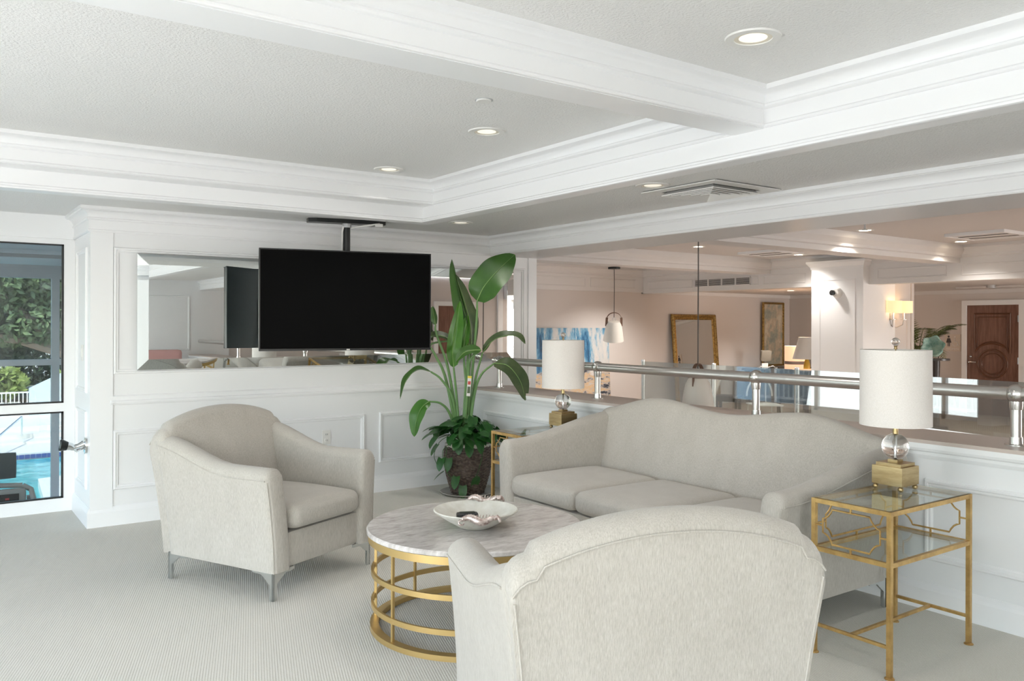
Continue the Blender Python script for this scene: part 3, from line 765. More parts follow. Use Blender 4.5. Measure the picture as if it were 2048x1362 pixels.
# ================================================================== WALL MIRROR AND TELEVISION
mr = thing('wall_mirror', 'wide mirror with slanted glass edges hung on the wall behind the television', 'mirror', (2.9, YB, 0))
X0, X1, Z0, Z1, bv = 1.25 - 2.9, 4.545 - 2.9, 1.09, 1.922, .075
build('mirror_plate', MB().box(X0 + bv, X1 - bv, -.034, -.012, Z0 + bv, Z1 - bv), 'mirror', mr)
c4 = [(X0, Z0), (X1, Z0), (X1, Z1), (X0, Z1)]; i4 = [(X0 + bv, Z0 + bv), (X1 - bv, Z0 + bv), (X1 - bv, Z1 - bv), (X0 + bv, Z1 - bv)]
for k in range(4):
    j = (k + 1) % 4
    mb = MB().loft([[(c4[k][0], -.028, c4[k][1]), (c4[j][0], -.028, c4[j][1]), (i4[j][0], -.036, i4[j][1]), (i4[k][0], -.036, i4[k][1])],
                    [(c4[k][0], -.002, c4[k][1]), (c4[j][0], -.002, c4[j][1]), (i4[j][0], -.002, i4[j][1]), (i4[k][0], -.002, i4[k][1])]])
    build('bevel_strip', mb, 'mirror', mr)

TVX, TVY = 2.61, 5.80
ta = math.atan2(5.65 - 5.94, 3.24 - 1.98)
tv = thing('television', 'large black flat screen television hanging from a ceiling pole', 'television', (TVX, TVY, 0), ta)
hw_, z0, z1 = .645, 1.225, 1.973
build('cabinet', MB().rbox(0, .02, (z0 + z1) / 2, 2 * hw_, .045, z1 - z0, .006, 4), 'tv_back', tv, weld=True)
bz = MB().box(-hw_, hw_, -.006, .0, z0, z0 + .016).box(-hw_, hw_, -.006, .0, z1 - .009, z1).box(-hw_, -hw_ + .009, -.006, 0, z0, z1).box(hw_ - .009, hw_, -.006, 0, z0, z1)
build('bezel', bz, 'black_plastic', tv)
build('screen', MB().box(-hw_ + .009, hw_ - .009, -.0045, -.0025, z0 + .016, z1 - .009), 'screen', tv)
build('badge', MB().box(-.012, .012, -.008, -.004, z0 + .002, z0 + .012), 'steel', tv)
build('rear_box', MB().rbox(.0, .06, 1.45, .7, .05, .35, .01, 3), 'tv_back', tv, weld=True)
mtt = thing('television_mount', 'black ceiling mount pole above the television', 'mount', (2.70, 6.03, 0), ta)
build('ceiling_plate', MB().prism([(-.30, -.035, ZL - .03), (-.24, -.06, ZL - .03), (.24, -.06, ZL - .03), (.30, -.035, ZL - .03), (.30, .05, ZL - .03), (-.30, .05, ZL - .03)], (0, 0, .03)), 'dark_metal', mtt)
build('pole', MB().tube([(0, 0, 1.5), (0, 0, ZL - .03)], .027, 18), 'dark_metal', mtt, smooth=True)
build('collar', MB().lathe([(.001, ZL - .06), (.036, ZL - .06), (.036, ZL - .03), (.001, ZL - .03)], 18), 'grey_alu', mtt, smooth=True)
build('bracket', MB().box(-.12, .12, -.11, .0, 1.44, 1.72), 'dark_metal', mtt)
cb = build('cable', MB().tube([(-.036, -.0, 1.7), (-.036, -.005, 2.14), (-.03, -.02, 2.185)], .008, 8), 'white_plastic', mtt, smooth=True)
build('cable', MB().tube([(.03, -.03, 2.17), (.1, -.06, 2.185), (.2, -.085, 2.20), (.24, -.085, 2.205)], .007, 8), 'white_plastic', mtt, smooth=True)
build('cable_plug', MB().rbox(.235, -.085, 2.195, .06, .02, .026, .005, 3), 'white_plastic', mtt, weld=True)

# outlet, switch, chrome wall bracket
ol = thing('wall_outlet', 'white electrical outlet low on the panelled wall', 'outlet', (2.69, YB, .50))
build('plate', MB().rbox(0, -.004, 0, .072, .008, .115, .003, 3), 'white_plastic', ol, weld=True)
for dz in (-.024, .024):
    s_ = build('socket', MB().rbox(0, -.0095, dz, .034, .004, .03, .002, 3), 'white_plastic', ol, weld=True)
    build('slots', MB().box(-.008, -.005, -.0125, -.011, dz - .006, dz + .006).box(.005, .008, -.0125, -.011, dz - .006, dz + .006), 'vent_dark', s_)
lsw = thing('light_switch', 'white light switch on the pier beside the window', 'switch', (.95, 6.72, 1.21))
build('plate', MB().rbox(-.004, 0, 0, .008, .072, .115, .003, 3), 'white_plastic', lsw, weld=True)
build('rocker', MB().rbox(-.010, 0, 0, .006, .03, .06, .002, 3), 'white_plastic', lsw, weld=True)
wl = thing('swivel_bracket', 'chrome swivel bracket on the pier beside the window', 'bracket', (.95, 6.52, .56))
fl = MB().lathe([(.001, 0), (.05, 0), (.048, .014), (.03, .02), (.001, .02)], 24); fl.v = [(-z, y, x * 1.25) for x, y, z in fl.v]
build('wall_plate', fl, 'chrome', wl, smooth=True)
build('arm', MB().tube([(-.018, 0, .012), (-.05, 0, .0), (-.085, 0, -.01)], [.026, .018, .02], 12).tube([(-.018, .02, -.015), (-.06, .015, -.035), (-.09, .0, -.01)], .011, 8), 'chrome', wl, smooth=True)
build('socket', MB().tube([(-.08, 0, -.012), (-.10, 0, 0), (-.125, 0, .006)], [.02, .026, .03], 14), 'chrome', wl, smooth=True)
build('cone', MB().tube([(-.122, 0, .005), (-.165, 0, .016), (-.166, 0, .016)], [.03, .042, .034], 18), 'dark_metal', wl, smooth=True)

# ================================================================== CEILING FITTINGS
def downlight(label, loc, lit, rad=.1, energy=0, group='recessed ceiling lights'):
    t = thing('recessed_light', label, 'ceiling light', loc, 0, group)
    r = rad
    build('trim_ring', MB().loft([[(a_ * math.cos(q), a_ * math.sin(q), z) for q in [2 * math.pi * i / 40 for i in range(40)]] for a_, z in ((r * .66, .0), (r * .68, -.006), (r * .97, -.006), (r, -.001), (r, .002), (r * .66, .004))], False, True, True), 'white_plastic', t, smooth=True)
    if lit:
        build('lens', MB().lathe([(.001, -.004), (r * .67, -.004), (r * .67, -.001), (.001, -.001)], 32), 'lit_lens', t)
    else:
        build('baffle', MB().loft([[(a_ * math.cos(q), a_ * math.sin(q), z) for q in [2 * math.pi * i / 40 for i in range(40)]] for a_, z in ((r * .67, -.003), (r * .5, -.0015))], False), 'light_baffle', t, smooth=True)
        build('lens', MB().lathe([(.001, -.002), (r * .5, -.002), (r * .5, -.001), (.001, -.001)], 32), 'dim_lens', t)
    if energy:
        l = lamp('downlight_glow', 'SPOT', (loc[0], loc[1], loc[2] - .03), energy, (1, .94, .88), spot_size=R(130), spot_blend=.8, shadow_soft_size=.06)
    return t
for lb, x, y, z in (('recessed light in the near coffer, largest in view', 2.43, 1.93, ZU), ('recessed light in the middle of the far coffer, below the round cover plate', 2.46, 3.70, ZU),
                    ('recessed light in the far coffer near the back beam', 2.53, 4.98, ZU), ('recessed light in the low ceiling beside the square vent', 3.46, 3.46, ZL), ('recessed light in the low ceiling near the corner by the plant', 3.49, 5.62, ZL)):
    downlight(lb, (x, y, z), False, energy=9)
t = thing('sprinkler_cover', 'round white sprinkler cover plate in the far coffer ceiling', 'cover plate', (2.105, 3.19, ZU))
build('disc', MB().lathe([(.001, -.008), (.034, -.008), (.036, -.005), (.036, 0), (.001, 0)], 28), 'white_plastic', t, smooth=True)
build('shadow_gap', MB().lathe([(.001, -.0015), (.042, -.0015), (.042, .001), (.001, .001)], 28), 'grey_alu', t)

def square_vent(label, loc, s=.3, n=5, mat='white_plastic', group=None):
    t = thing('ceiling_vent', label, 'vent', loc, 0, group)
    build('duct', MB().box(-s * .72, s * .72, -s * .72, s * .72, -.002, .0), 'vent_dark', t)
    def sq(r0, r1, z0, z1): return MB().loft([[(a * sx, a * sy, z) for a, z in ((r0, z0), (r0, z0 - .006), (r1, z1 - .006), (r1, z1))] for sx, sy in ((1, 1), (-1, 1), (-1, -1), (1, -1))], False, True, True)
    build('frame', sq(s * .72, s, -.004, -.006), mat, t)
    for k in range(n):
        r1 = s * .70 * (1 - k / n); build('louvre', sq(max(.01, r1 - s * .085), r1, -.006, -.026), mat, t)
    return t
square_vent('large square louvred vent in the low ceiling', (3.86, 3.38, ZL), .29)

# hall ceiling fittings
HALL = ((8.64, 5.31, 'lit recessed light in the hall ceiling beside the small hanging sprinkler'), (10.81, 7.73, 'lit recessed light in the hall ceiling beside the flat square diffuser'),
        (10.75, 5.29, 'lit recessed light in the hall ceiling above the wooden door'), (8.64, 7.77, 'lit recessed light in the hall ceiling crossed by the long pendant cord'))
for x, y, lb in HALL: downlight(lb, (x, y, ZC), True, .095, 45 if x > 10 else 150, 'lit downlights in the hall')
for x, y, lb in ((7.0, 2.9, 'added lit recessed light at the near end of the hall, over the balustrade'), (10.2, 2.9, 'added lit recessed light at the near end of the hall, by the soffit'), (7.0, 10.3, 'added lit recessed light before the end wall with the blue painting'), (10.2, 10.3, 'added lit recessed light before the end wall with the standing mirror')):  # unseen downlights added to brighten the hall
    downlight(lb, (x, y, ZC), True, .095, 150, 'lit downlights in the hall')
for x, y, lb in ((13.6, 5.2, 'lit recessed light in the passage before the wooden door'), (13.6, 9.9, 'lit recessed light in the passage before the dark console')):
    downlight(lb, (x, y, 2.10), True, .095, 120, 'lit downlights in the passage')
def flat_vent(label, loc, sx, sy):
    t = thing('ceiling_diffuser', label, 'vent', loc, 0, 'hall diffusers')
    build('plate', MB().box(-sx, sx, -sy, sy, -.03, -.012), 'hall_trim', t)
    build('frame', MB().box(-sx - .03, sx + .03, -sy - .03, -sy, -.036, 0).box(-sx - .03, sx + .03, sy, sy + .03, -.036, 0).box(-sx - .03, -sx, -sy, sy, -.036, 0).box(sx, sx + .03, -sy, sy, -.036, 0), 'trim_paint', t)
    for i in range(5):
        x = -sx + .06 + i * (2 * sx - .12) / 4; build('slat', MB().box(x - .02, x + .02, -sy + .03, sy - .03, -.034, -.03), 'vent_dark' if i % 2 else 'hall_trim', t)
flat_vent('flat square ceiling diffuser in the middle hall bay', (10.1, 7.70, ZC), .3, .3)
flat_vent('flat square ceiling diffuser in the hall bay nearest the door', (10.1, 4.66, ZC), .32, .3)
t = thing('hall_return_vent', 'dark slotted vent in the hall ceiling close to the header', 'vent', (7.54, 4.62, ZC))
build('grille', MB().box(-.3, .3, -.12, .12, -.012, 0), 'vent_dark', t)
for i in range(6): build('slat', MB().box(-.3, .3, -.105 + i * .04, -.095 + i * .04, -.018, -.012), 'hall_trim', t)
t = thing('fire_sprinkler', 'small metal sprinkler head hanging from the hall ceiling', 'sprinkler', (8.1, 4.98, ZC))
build('stem', MB().tube([(0, 0, 0), (0, 0, -.06)], .012, 8), 'grey_alu', t); build('deflector', MB().lathe([(.001, -.07), (.03, -.07), (.03, -.064), (.001, -.062)], 12), 'grey_alu', t)
build('escutcheon', MB().lathe([(.001, -.008), (.045, -.008), (.05, 0), (.001, 0)], 16), 'hall_trim', t)
# grille in the soffit
t = thing('soffit_grille', 'four-section dark slotted air grille in the pale soffit', 'vent', (XS, 9.02, 2.175))
build('frame', MB().box(-.02, 0, -.02, 1.22, -.07, -.055).box(-.02, 0, -.02, 1.22, .055, .07).box(-.02, 0, -.02, 0, -.07, .07).box(-.02, 0, 1.2, 1.22, -.07, .07), 'hall_trim', t)
build('duct', MB().box(-.004, -.001, 0, 1.2, -.055, .055), 'vent_dark', t)
for k in range(4):
    if k: build('divider', MB().box(-.02, 0, .3 * k - .012, .3 * k + .012, -.055, .055), 'hall_trim', t)
    for i in range(6): build('slat', MB().box(-.015, -.006, .3 * k + .012, .3 * k + .288, -.046 + i * .0175, -.041 + i * .0175), 'hall_trim', t)

# ================================================================== PENDANTS
def pendant(label, loc, top, tilt=0, lx=0, s=1.0):
    t = thing('pendant_lamp', label, 'pendant lamp', loc, lx, 'bell pendants over the atrium')
    H_ = .27 * s
    sh = MB().lathe([(.001, .0), (.035 * s, 0), (.075 * s, -.015 * s), (.10 * s, -.06 * s), (.118 * s, -.15 * s), (.135 * s, -H_), (.131 * s, -H_), (.113 * s, -.15 * s), (.095 * s, -.06 * s), (.07 * s, -.02 * s), (.001, -.008 * s)], 36)
    o = build('shade', sh, 'pendant_shade', t, smooth=True); o.rotation_euler = (tilt, 0, 0)
    st = []
    for i in range(15):
        a = math.pi * i / 14; st.append((.095 * s * math.cos(a), 0, .02 * s + .085 * s * math.sin(a)))
    pts = [(.098 * s, 0, -.075 * s)] + st + [(-.098 * s, 0, -.075 * s)]
    mb = MB()
    for i in range(len(pts) - 1): mb.bar(pts[i], pts[i + 1], .03 * s, .006)
    h = build('strap', mb, 'leather', t); h.rotation_euler = (tilt, 0, 0)
    k = build('ring', MB().tube([(.022 * s * math.cos(a), 0, .018 * s + .022 * s * math.sin(a)) for a in [2 * math.pi * i / 14 for i in range(14)]], .004, 6, loop=True), 'grey_alu', t, smooth=True); k.rotation_euler = (tilt, 0, 0)
    build('cord', MB().tube([(0, 0, .035 * s), (.004, 0, (top - loc[2]) * .6), (0, 0, top - loc[2])], .0055, 6), 'vent_dark', t)
    build('ceiling_canopy', MB().lathe([(.001, -.03), (.09, -.03), (.09, 0), (.001, 0)], 24, (0, 0, top - loc[2])), 'dark_metal', t)
    return t
pendant('tilted cream bell pendant with leather strap hanging before the blue painting', (8.22, 9.0, 1.49), 2.268, R(14), R(-35), 1.12)
pendant('cream bell pendant with leather strap hanging low behind the sofa back', (5.27, 4.74, .995), ZC, 0, R(20), 1.02)

# ================================================================== GLASS BALUSTRADE ACROSS THE ATRIUM
gb = thing('glass_balustrade', 'frameless glass balustrade on steel posts across the atrium', 'balustrade', (8.5, 0, ZF))
ys = [8.72, 7.40, 6.12, 4.82, 3.5, 2.2, .9]
def rail_x(y): return 0 if y > 4.8 else -.096 * (4.82 - y)       # slight bend towards the atrium, added so the panels mirror the balcony windows
for y in ys: build('post', MB().lathe([(.001, 0), (.028, 0), (.028, 1.12), (.022, 1.125), (.001, 1.125)], 16, (.036 + rail_x(y), y, 0)), 'steel', gb, smooth=True)
for i in range(len(ys) - 1):
    a, b2 = ys[i + 1] + .01, ys[i] - .01; xa, xb = rail_x(a), rail_x(b2)
    build('glass_panel', MB().prism([(xa - .006, a, .05), (xb - .006, b2, .05), (xb + .006, b2, .05), (xa + .006, a, .05)], (0, 0, 1.05)), 'rail_glass', gb)

# ================================================================== HALL FURNISHINGS
t = thing('abstract_painting', 'large blue and white abstract canvas leaning on the end wall', 'painting', (9.28, YF - .13, ZF), 0)
t.rotation_euler = (R(-3.5), 0, 0)
build('canvas', MB().box(-1.12, 1.1, -.04, 0, .03, 1.57), 'abstract_canvas', t)
build('stretcher', MB().box(-1.12, 1.1, 0, .02, .03, .08).box(-1.12, 1.1, 0, .02, 1.52, 1.57).box(-1.12, -1.07, 0, .02, .08, 1.52).box(1.05, 1.1, 0, .02, .08, 1.52), 'oak', t)
t = thing('standing_mirror', 'tall gold framed mirror leaning against the hall wall', 'mirror', (12.70, YF - .20, ZF), 0)
t.rotation_euler = (R(-5), 0, 0)
build('frame', frame_mesh((0, 0, 0), (1, 0, 0), (0, 0, 1), (0, -1, 0), -.64, .64, 0, 1.85, .11, .06), 'gilt', t)
build('mirror_plate', MB().box(-.56, .56, -.012, -.002, .08, 1.77), 'mirror', t)
build('backing', MB().box(-.63, .63, -.002, .015, .01, 1.84), 'dark_wood', t)
t = thing('cloud_painting', 'tall framed cloudy seascape painting above the dark console', 'painting', (15.22, YF - .06, .545))
build('canvas', MB().box(-.32, .32, -.02, 0, .03, 1.35), 'cloud_canvas', t)
build('frame', frame_mesh((0, 0, 0), (1, 0, 0), (0, 0, 1), (0, -1, 0), -.36, .36, -.01, 1.39, .05, .045), 'gilt', t)
t = thing('console_table', 'dark wooden console under the seascape painting', 'console', (14.75, 11.05, ZF))
build('top', MB().box(-.85, .85, -.3, .26, .69, .735), 'dark_wood', t)
build('body', MB().box(-.8, .8, -.25, .22, .10, .69), 'dark_wood', t)
for x in (-.4, .4):
    d_ = build('door', MB().rbox(x, -.26, .40, .74, .02, .52, .005, 3), 'dark_wood', t, weld=True); build('knob', MB().sphere((x * .2, -.285, .42), .016, 10, 6), 'steel', d_, smooth=True)
for x in (-.75, .75):
    for y in (-.2, .17): build('leg', MB().cbox(x, y, .05, .07, .07, .1), 'dark_wood', t)
t = thing('card_terminal', 'taupe terminal with a white base on the dark console', 'terminal', (14.22, 10.98, .54), R(-30))
o = build('screen_box', MB().rbox(0, 0, .27, .22, .09, .22, .02, 4), 'box_taupe', t, weld=True, smooth=True); o.rotation_euler = (R(14), 0, 0)
build('stem', MB().bar((.02, .02, .0), (.01, 0, .2), .05, .07), 'box_taupe', t); build('base', MB().cbox(-.03, -.05, .055, .13, .1, .11), 'white_plastic', t)
build('cable', MB().tube([(-.1, -.05, .02), (-.2, -.1, .01), (-.15, -.15, .05), (0, -.16, .02), (.12, -.15, .06), (.2, -.1, .01), (.25, -.05, .01)], .008, 6), 'white_plastic', t)
t = thing('side_table', 'small black side table by the standing mirror', 'side table', (11.15, 9.35, ZF), R(30))
build('top', MB().rbox(0, 0, .42, .44, .40, .035, .006, 3), 'dark_wood', t, weld=True); build('apron', MB().cbox(0, 0, .375, .38, .34, .06), 'dark_wood', t)
for sx in (-1, 1):
    for sy in (-1, 1): build('leg', MB().cbox(sx * .18, sy * .16, .19, .045, .045, .38), 'dark_wood', t)
# lamps on the low hall table
t = thing('hall_lamp_table', 'dark square table under the two hall lamps', 'table', (13.35, 9.45, ZF))
build('top', MB().cbox(.1, 0, .80, .9, .7, .03), 'dark_wood', t)
for sx in (-1, 1):
    for sy in (-1, 1): build('leg', MB().cbox(.1 + sx * .4, sy * .3, .39, .05, .05, .785), 'dark_wood', t)
t = thing('drum_lamp', 'glowing peach drum lamp with a taupe band in the hall', 'lamp', (13.30, 9.55, .615))
build('lower_drum', MB().lathe([(.001, .0), (.21, 0), (.21, .09), (.001, .09)], 32), 'lit_drum', t, smooth=True)
build('band', MB().lathe([(.001, .09), (.205, .09), (.205, .15), (.001, .15)], 32), 'band_taupe', t, smooth=True)
build('upper_drum', MB().lathe([(.001, .15), (.21, .15), (.21, .43), (.001, .43)], 32), 'lit_drum', t, smooth=True)
t = thing('cone_shade_lamp', 'white cone shade lamp with amber neck beside the column', 'lamp', (12.98, 9.10, .615))
build('base', MB().lathe([(.001, 0), (.13, 0), (.13, .03), (.001, .035)], 24), 'lit_drum', t, smooth=True)
build('neck', MB().lathe([(.001, .03), (.06, .03), (.055, .12), (.03, .2), (.001, .2)], 20), 'amber', t, smooth=True)
build('shade', MB().lathe([(.001, .60), (.14, .60), (.25, .21), (.245, .21), (.135, .59), (.001, .59)], 36), 'white_plastic', t, smooth=True)
build('pull_chain', MB().tube([(-.05, -.15, .21), (-.05, -.15, .1)], .006, 6), 'chrome', t)
lamp('drum_lamp_glow', 'POINT', (13.30, 9.45, 1.2), 9, (1, .62, .35), shadow_soft_size=.15)
# security camera
t = thing('security_camera', 'white dome security camera on the hall column', 'security camera', (11.15, 7.29, 1.915))
mb = MB().lathe([(.001, 0), (.08, 0), (.08, .02), (.07, .045), (.055, .075), (.001, .075)], 28); mb.v = [(-z, y, x) for x, y, z in mb.v]
build('housing', mb, 'white_plastic', t, smooth=True)
mb = MB().lathe([(.001, 0), (.04, 0), (.04, .05), (.001, .06)], 20); mb.v = [(-z - .06, y + .03, x) for x, y, z in mb.v]
build('lens', mb, 'lens_dark', t, smooth=True)
# sconce
t = thing('wall_sconce', 'lit double wall sconce with cream shades on the short taupe wall', 'sconce', (12.02, 6.97, 1.42))
mb = MB().lathe([(.001, 0), (.06, 0), (.055, .02), (.001, .03)], 20); mb.v = [(x, -z, y * 1.5) for x, y, z in mb.v]
build('back_plate', mb, 'steel', t, smooth=True)
for sx in (-1, 1):
    build('arm', MB().tube([(0, -.03, .0), (sx * .06, -.07, -.02), (sx * .14, -.12, .02), (sx * .15, -.13, .10)], .011, 8), 'steel', t, smooth=True)
    build('candle', MB().lathe([(.001, .09), (.05, .095), (.05, .10), (.018, .105), (.018, .22), (.001, .22)], 16, (sx * .15, -.13, 0)), 'steel', t, smooth=True)
    build('shade', MB().loft([[(sx * .15 + r * math.cos(a), -.13 + r * math.sin(a), z) for a in [2 * math.pi * i / 28 for i in range(28)]] for r, z in ((.125, .2), (.125, .38), (.12, .38), (.12, .2))], False, True, True), 'lit_shade', t, smooth=True)
    lamp('sconce_glow', 'POINT', (12.02 + sx * .15, 6.84, 1.73), .45, (1, .66, .34), shadow_soft_size=.04)
# palm
def palm(label, loc, n, seed, L0=.8):
    rr = random.Random(seed); t = thing('potted_palm', label, 'plant', loc)
    build('pot', MB().lathe([(.001, 0), (.14, 0), (.18, .32), (.16, .32), (.155, .28), (.001, .28)], 24), 'band_taupe', t, smooth=True)
    for k in range(n):
        a = 2 * math.pi * k / n + rr.uniform(-.2, .2); up = rr.uniform(.55, 1.25); L = L0 * rr.uniform(.8, 1.15)
        d = Vector((math.cos(a), math.sin(a), 0)); pts = []
        for i in range(9):
            q = i / 8; pts.append(Vector((0, 0, .3)) + d * (L * q * .75) + Vector((0, 0, up * q * 1.25 - .75 * q * q * (1.3 - up * .45))))
        fr_ = build('frond', MB().tube(pts, [.008 - .0007 * i for i in range(9)], 5), 'palm_green', t)
        lf = MB(); sd = d.cross(Vector((0, 0, 1)))
        for i in range(20):
            q = .22 + .76 * i / 19; f_ = q * 8; j = min(7, int(f_)); p = pts[j].lerp(pts[j + 1], f_ - j); tg = (pts[j + 1] - pts[j]).normalized()
            ll = .26 * math.sin(math.pi * (.12 + .83 * q))
            for sg in (-1, 1):
                e = p + (sd * sg * .85 + tg * .6 + Vector((0, 0, -.25))).normalized() * ll; mid = p.lerp(e, .4)
                nrm = tg * .012
                lf.add([p, mid + nrm, e, mid - nrm], [(0, 1, 2, 3)])
        o = build('leaflets', lf, 'palm_green', fr_); o['kind'] = 'stuff'
    return t
palm('dark green potted palm beyond the sconce wall', (13.72, 7.45, .62), 15, 4, .85)
t = thing('plant_stand', 'dark stand under the potted palm in the hall', 'stand', (13.72, 7.45, ZF))
build('top', MB().cbox(0, 0, .805, .4, .4, .03), 'dark_wood', t)
for sx in (-1, 1):
    for sy in (-1, 1): build('leg', MB().cbox(sx * .16, sy * .16, .395, .04, .04, .79), 'dark_wood', t)
t = thing('hall_pedestal', 'dark pedestal table holding the green glass dish', 'pedestal', (13.1, 6.83, ZF))
build('top', MB().lathe([(.001, 1.08), (.2, 1.08), (.2, 1.11), (.001, 1.11)], 28), 'dark_wood', t, smooth=True)
build('column', MB().lathe([(.001, .04), (.06, .04), (.045, .5), (.06, 1.08), (.001, 1.08)], 20), 'dark_wood', t, smooth=True)
build('base', MB().lathe([(.001, 0), (.18, 0), (.16, .04), (.001, .04)], 28), 'dark_wood', t, smooth=True)
t = thing('glass_dish', 'wavy sea-green art glass dish standing on the hall pedestal', 'glass dish', (13.1, 6.88, .918), R(-62))
mb = MB(); rings = []
for j in range(9):
    r = .165 * j / 8 + .0005
    rings.append([((r * (1 + .10 * (j / 8) ** 2 * math.sin(6 * a)) * math.cos(a)), -.10 * (j / 8) ** 2 * (1 + .35 * math.sin(5 * a + 1)) + .05, .185 + r * (1 + .10 * (j / 8) ** 2 * math.cos(5 * a)) * math.sin(a)) for a in [2 * math.pi * i / 48 for i in range(48)]])
mb.loft(rings, False)
dsh = build('dish', mb, 'seafoam_glass', t, smooth=True); sd_ = dsh.modifiers.new('thick', 'SOLIDIFY'); sd_.thickness = .012
build('easel', MB().tube([(-.08, -.03, 0), (-.06, .06, .12), (0, .12, 0)], .006, 6).tube([(.08, -.03, 0), (.06, .06, .12), (0, .12, 0)], .006, 6), 'dark_metal', t)
# restroom sign
t = thing('restroom_sign', 'small taupe restroom sign beside the wooden door', 'sign', (XF, 7.97, 1.12))
build('plate', MB().box(-.012, 0, -.15, .15, -.17, .15), 'sign_plate', t)
sg = MB().tube([(-.016, .07, .105), (-.017, .07, .105)], .02, 12).prism([(-.0125, .045, .075), (-.0125, .095, .075), (-.0125, .12, -.01), (-.0125, .02, -.01)], (-.004, 0, 0)).box(-.0165, -.0125, .05, .062, -.08, -.01).box(-.0165, -.0125, .078, .09, -.08, -.01)
build('woman_pictogram', sg, 'sign_ink', t)
wc = MB().tube([(-.016, -.05 + .045 * math.cos(a), -.03 + .045 * math.sin(a)) for a in [R(100) + R(260) * i / 14 for i in range(15)]], .006, 6).tube([(-.016, -.045, .075), (-.016, -.045, .01), (-.016, -.085, .01), (-.016, -.105, -.06), (-.016, -.125, -.055)], .007, 6).tube([(-.015, -.045, .1), (-.017, -.045, .1)], .014, 10)
build('wheelchair_pictogram', wc, 'sign_pale', t)
fc = bpy.data.curves.new('lettering', 'FONT'); fc.body = 'WOMEN'; fc.size = .06; fc.extrude = .001; fc.align_x = 'CENTER'; fc.materials.append(M['sign_pale'])
fo = bpy.data.objects.new('lettering', fc); C.objects.link(fo)
dg = bpy.context.evaluated_depsgraph_get(); tm = bpy.data.meshes.new_from_object(fo.evaluated_get(dg)); bpy.data.objects.remove(fo)
lt = link('lettering', tm, t); lt.location = (-.014, 0, -.15); lt.rotation_euler = (R(90), 0, R(-90))
if not tm.materials: tm.materials.append(M['sign_pale'])
# cane fixture and pale mesh chairs behind the balustrade
t = thing('hall_ceiling_fan_light', 'slim white linear light on the passage ceiling before the door', 'ceiling light', (14.3, 6.54, 2.10))
build('tube', MB().rbox(0, -.32, -.03, .08, .5, .03, .01, 3), 'hall_trim', t, weld=True); build('tube', MB().rbox(0, .32, -.03, .08, .5, .03, .01, 3), 'hall_trim', t, weld=True)
build('hub', MB().lathe([(.001, -.05), (.06, -.05), (.07, 0), (.001, 0)], 16), 'grey_alu', t)
def wire_chair(label, loc, rz):
    t = thing('metal_chair', label, 'chair', loc, rz, 'pale metal chairs in the hall')
    build('backrest', MB().tube([(.2 * math.cos(a), -.2, .55 + .28 * math.sin(a)) for a in [math.pi * i / 12 for i in range(13)]], .014, 8), 'white_plastic', t, smooth=True)
    for x in (-.1, 0, .1): build('spindle', MB().tube([(x, -.2, .45), (x, -.2, .78 if x == 0 else .75)], .008, 6), 'white_plastic', t)
    build('seat', MB().rbox(0, 0, .44, .42, .42, .03, .012, 4), 'white_plastic', t, smooth=True, weld=True)
    for sx in (-1, 1):
        for sy in (-1, 1): build('leg', MB().tube([(sx * .18, sy * .18, .43), (sx * .21, sy * .21, 0)], .012, 6), 'white_plastic', t)
wire_chair('pale metal chair with a looped back in the hall, left of the column', (10.3, 7.95, ZF), R(150))
# pink chair seen in the mirror
t = thing('pink_chair', 'pale pink armchair at the rear wall seen in the mirror', 'armchair', (3.5, -2.7, 0), 0)
build('seat', MB().rbox(0, 0, .40, .6, .6, .16, .05, 6), 'pink_fabric', t, smooth=True, weld=True); build('backrest', MB().rbox(0, -.28, .66, .66, .14, .6, .05, 6), 'pink_fabric', t, smooth=True, weld=True)
for sx in (-1, 1): build('arm', MB().rbox(sx * .32, .02, .55, .1, .56, .26, .04, 6), 'pink_fabric', t, smooth=True, weld=True)
for sx in (-1, 1):
    for sy in (-1, 1): build('leg', MB().cbox(sx * .25, sy * .24, .16, .04, .04, .32), 'dark_wood', t)

# ================================================================== POTTED PLANT (local x = along the view's right, y = away, z = up)
PX, PY = 3.76, 5.93
pp = thing('potted_plant', 'tall bird of paradise with trailing pothos in a dark wicker basket', 'potted plant', (PX, PY, 0), -YAW)
# saucer and basket
build('saucer', MB().lathe([(.001, .0), (.20, 0), (.235, .018), (.23, .022), (.19, .008), (.001, .008)], 40), 'saucer', pp, smooth=True)
def pot_r(z):  # z 0..0.40
    q = z / .40
    return .135 + .065 * math.sin(math.pi * min(1, q * 1.02) * .62) - .012 * max(0, q - .85) / .15
rings = []; SEG = 96; NR = 66
for k in range(NR + 1):
    z = .40 * k / NR; row = k // 2
    rings.append([((pot_r(z) + (.0055 if (i // 3 + row) % 2 else -.002) + (.002 if k % 2 else 0)) * math.cos(2 * math.pi * i / SEG), (pot_r(z) + (.0055 if (i // 3 + row) % 2 else -.002) + (.002 if k % 2 else 0)) * math.sin(2 * math.pi * i / SEG), .01 + z) for i in range(SEG)])
bk = build('basket', MB().loft(rings, False), 'wicker', pp)
build('inner_rim', MB().lathe([(.16, .395), (.188, .40), (.192, .425), (.18, .432), (.165, .425), (.16, .40)], 48, caps=False), 'pot_rim', pp, smooth=True)
build('soil', MB().lathe([(.001, .40), (.168, .40), (.168, .405), (.001, .41)], 32), 'soil', pp)

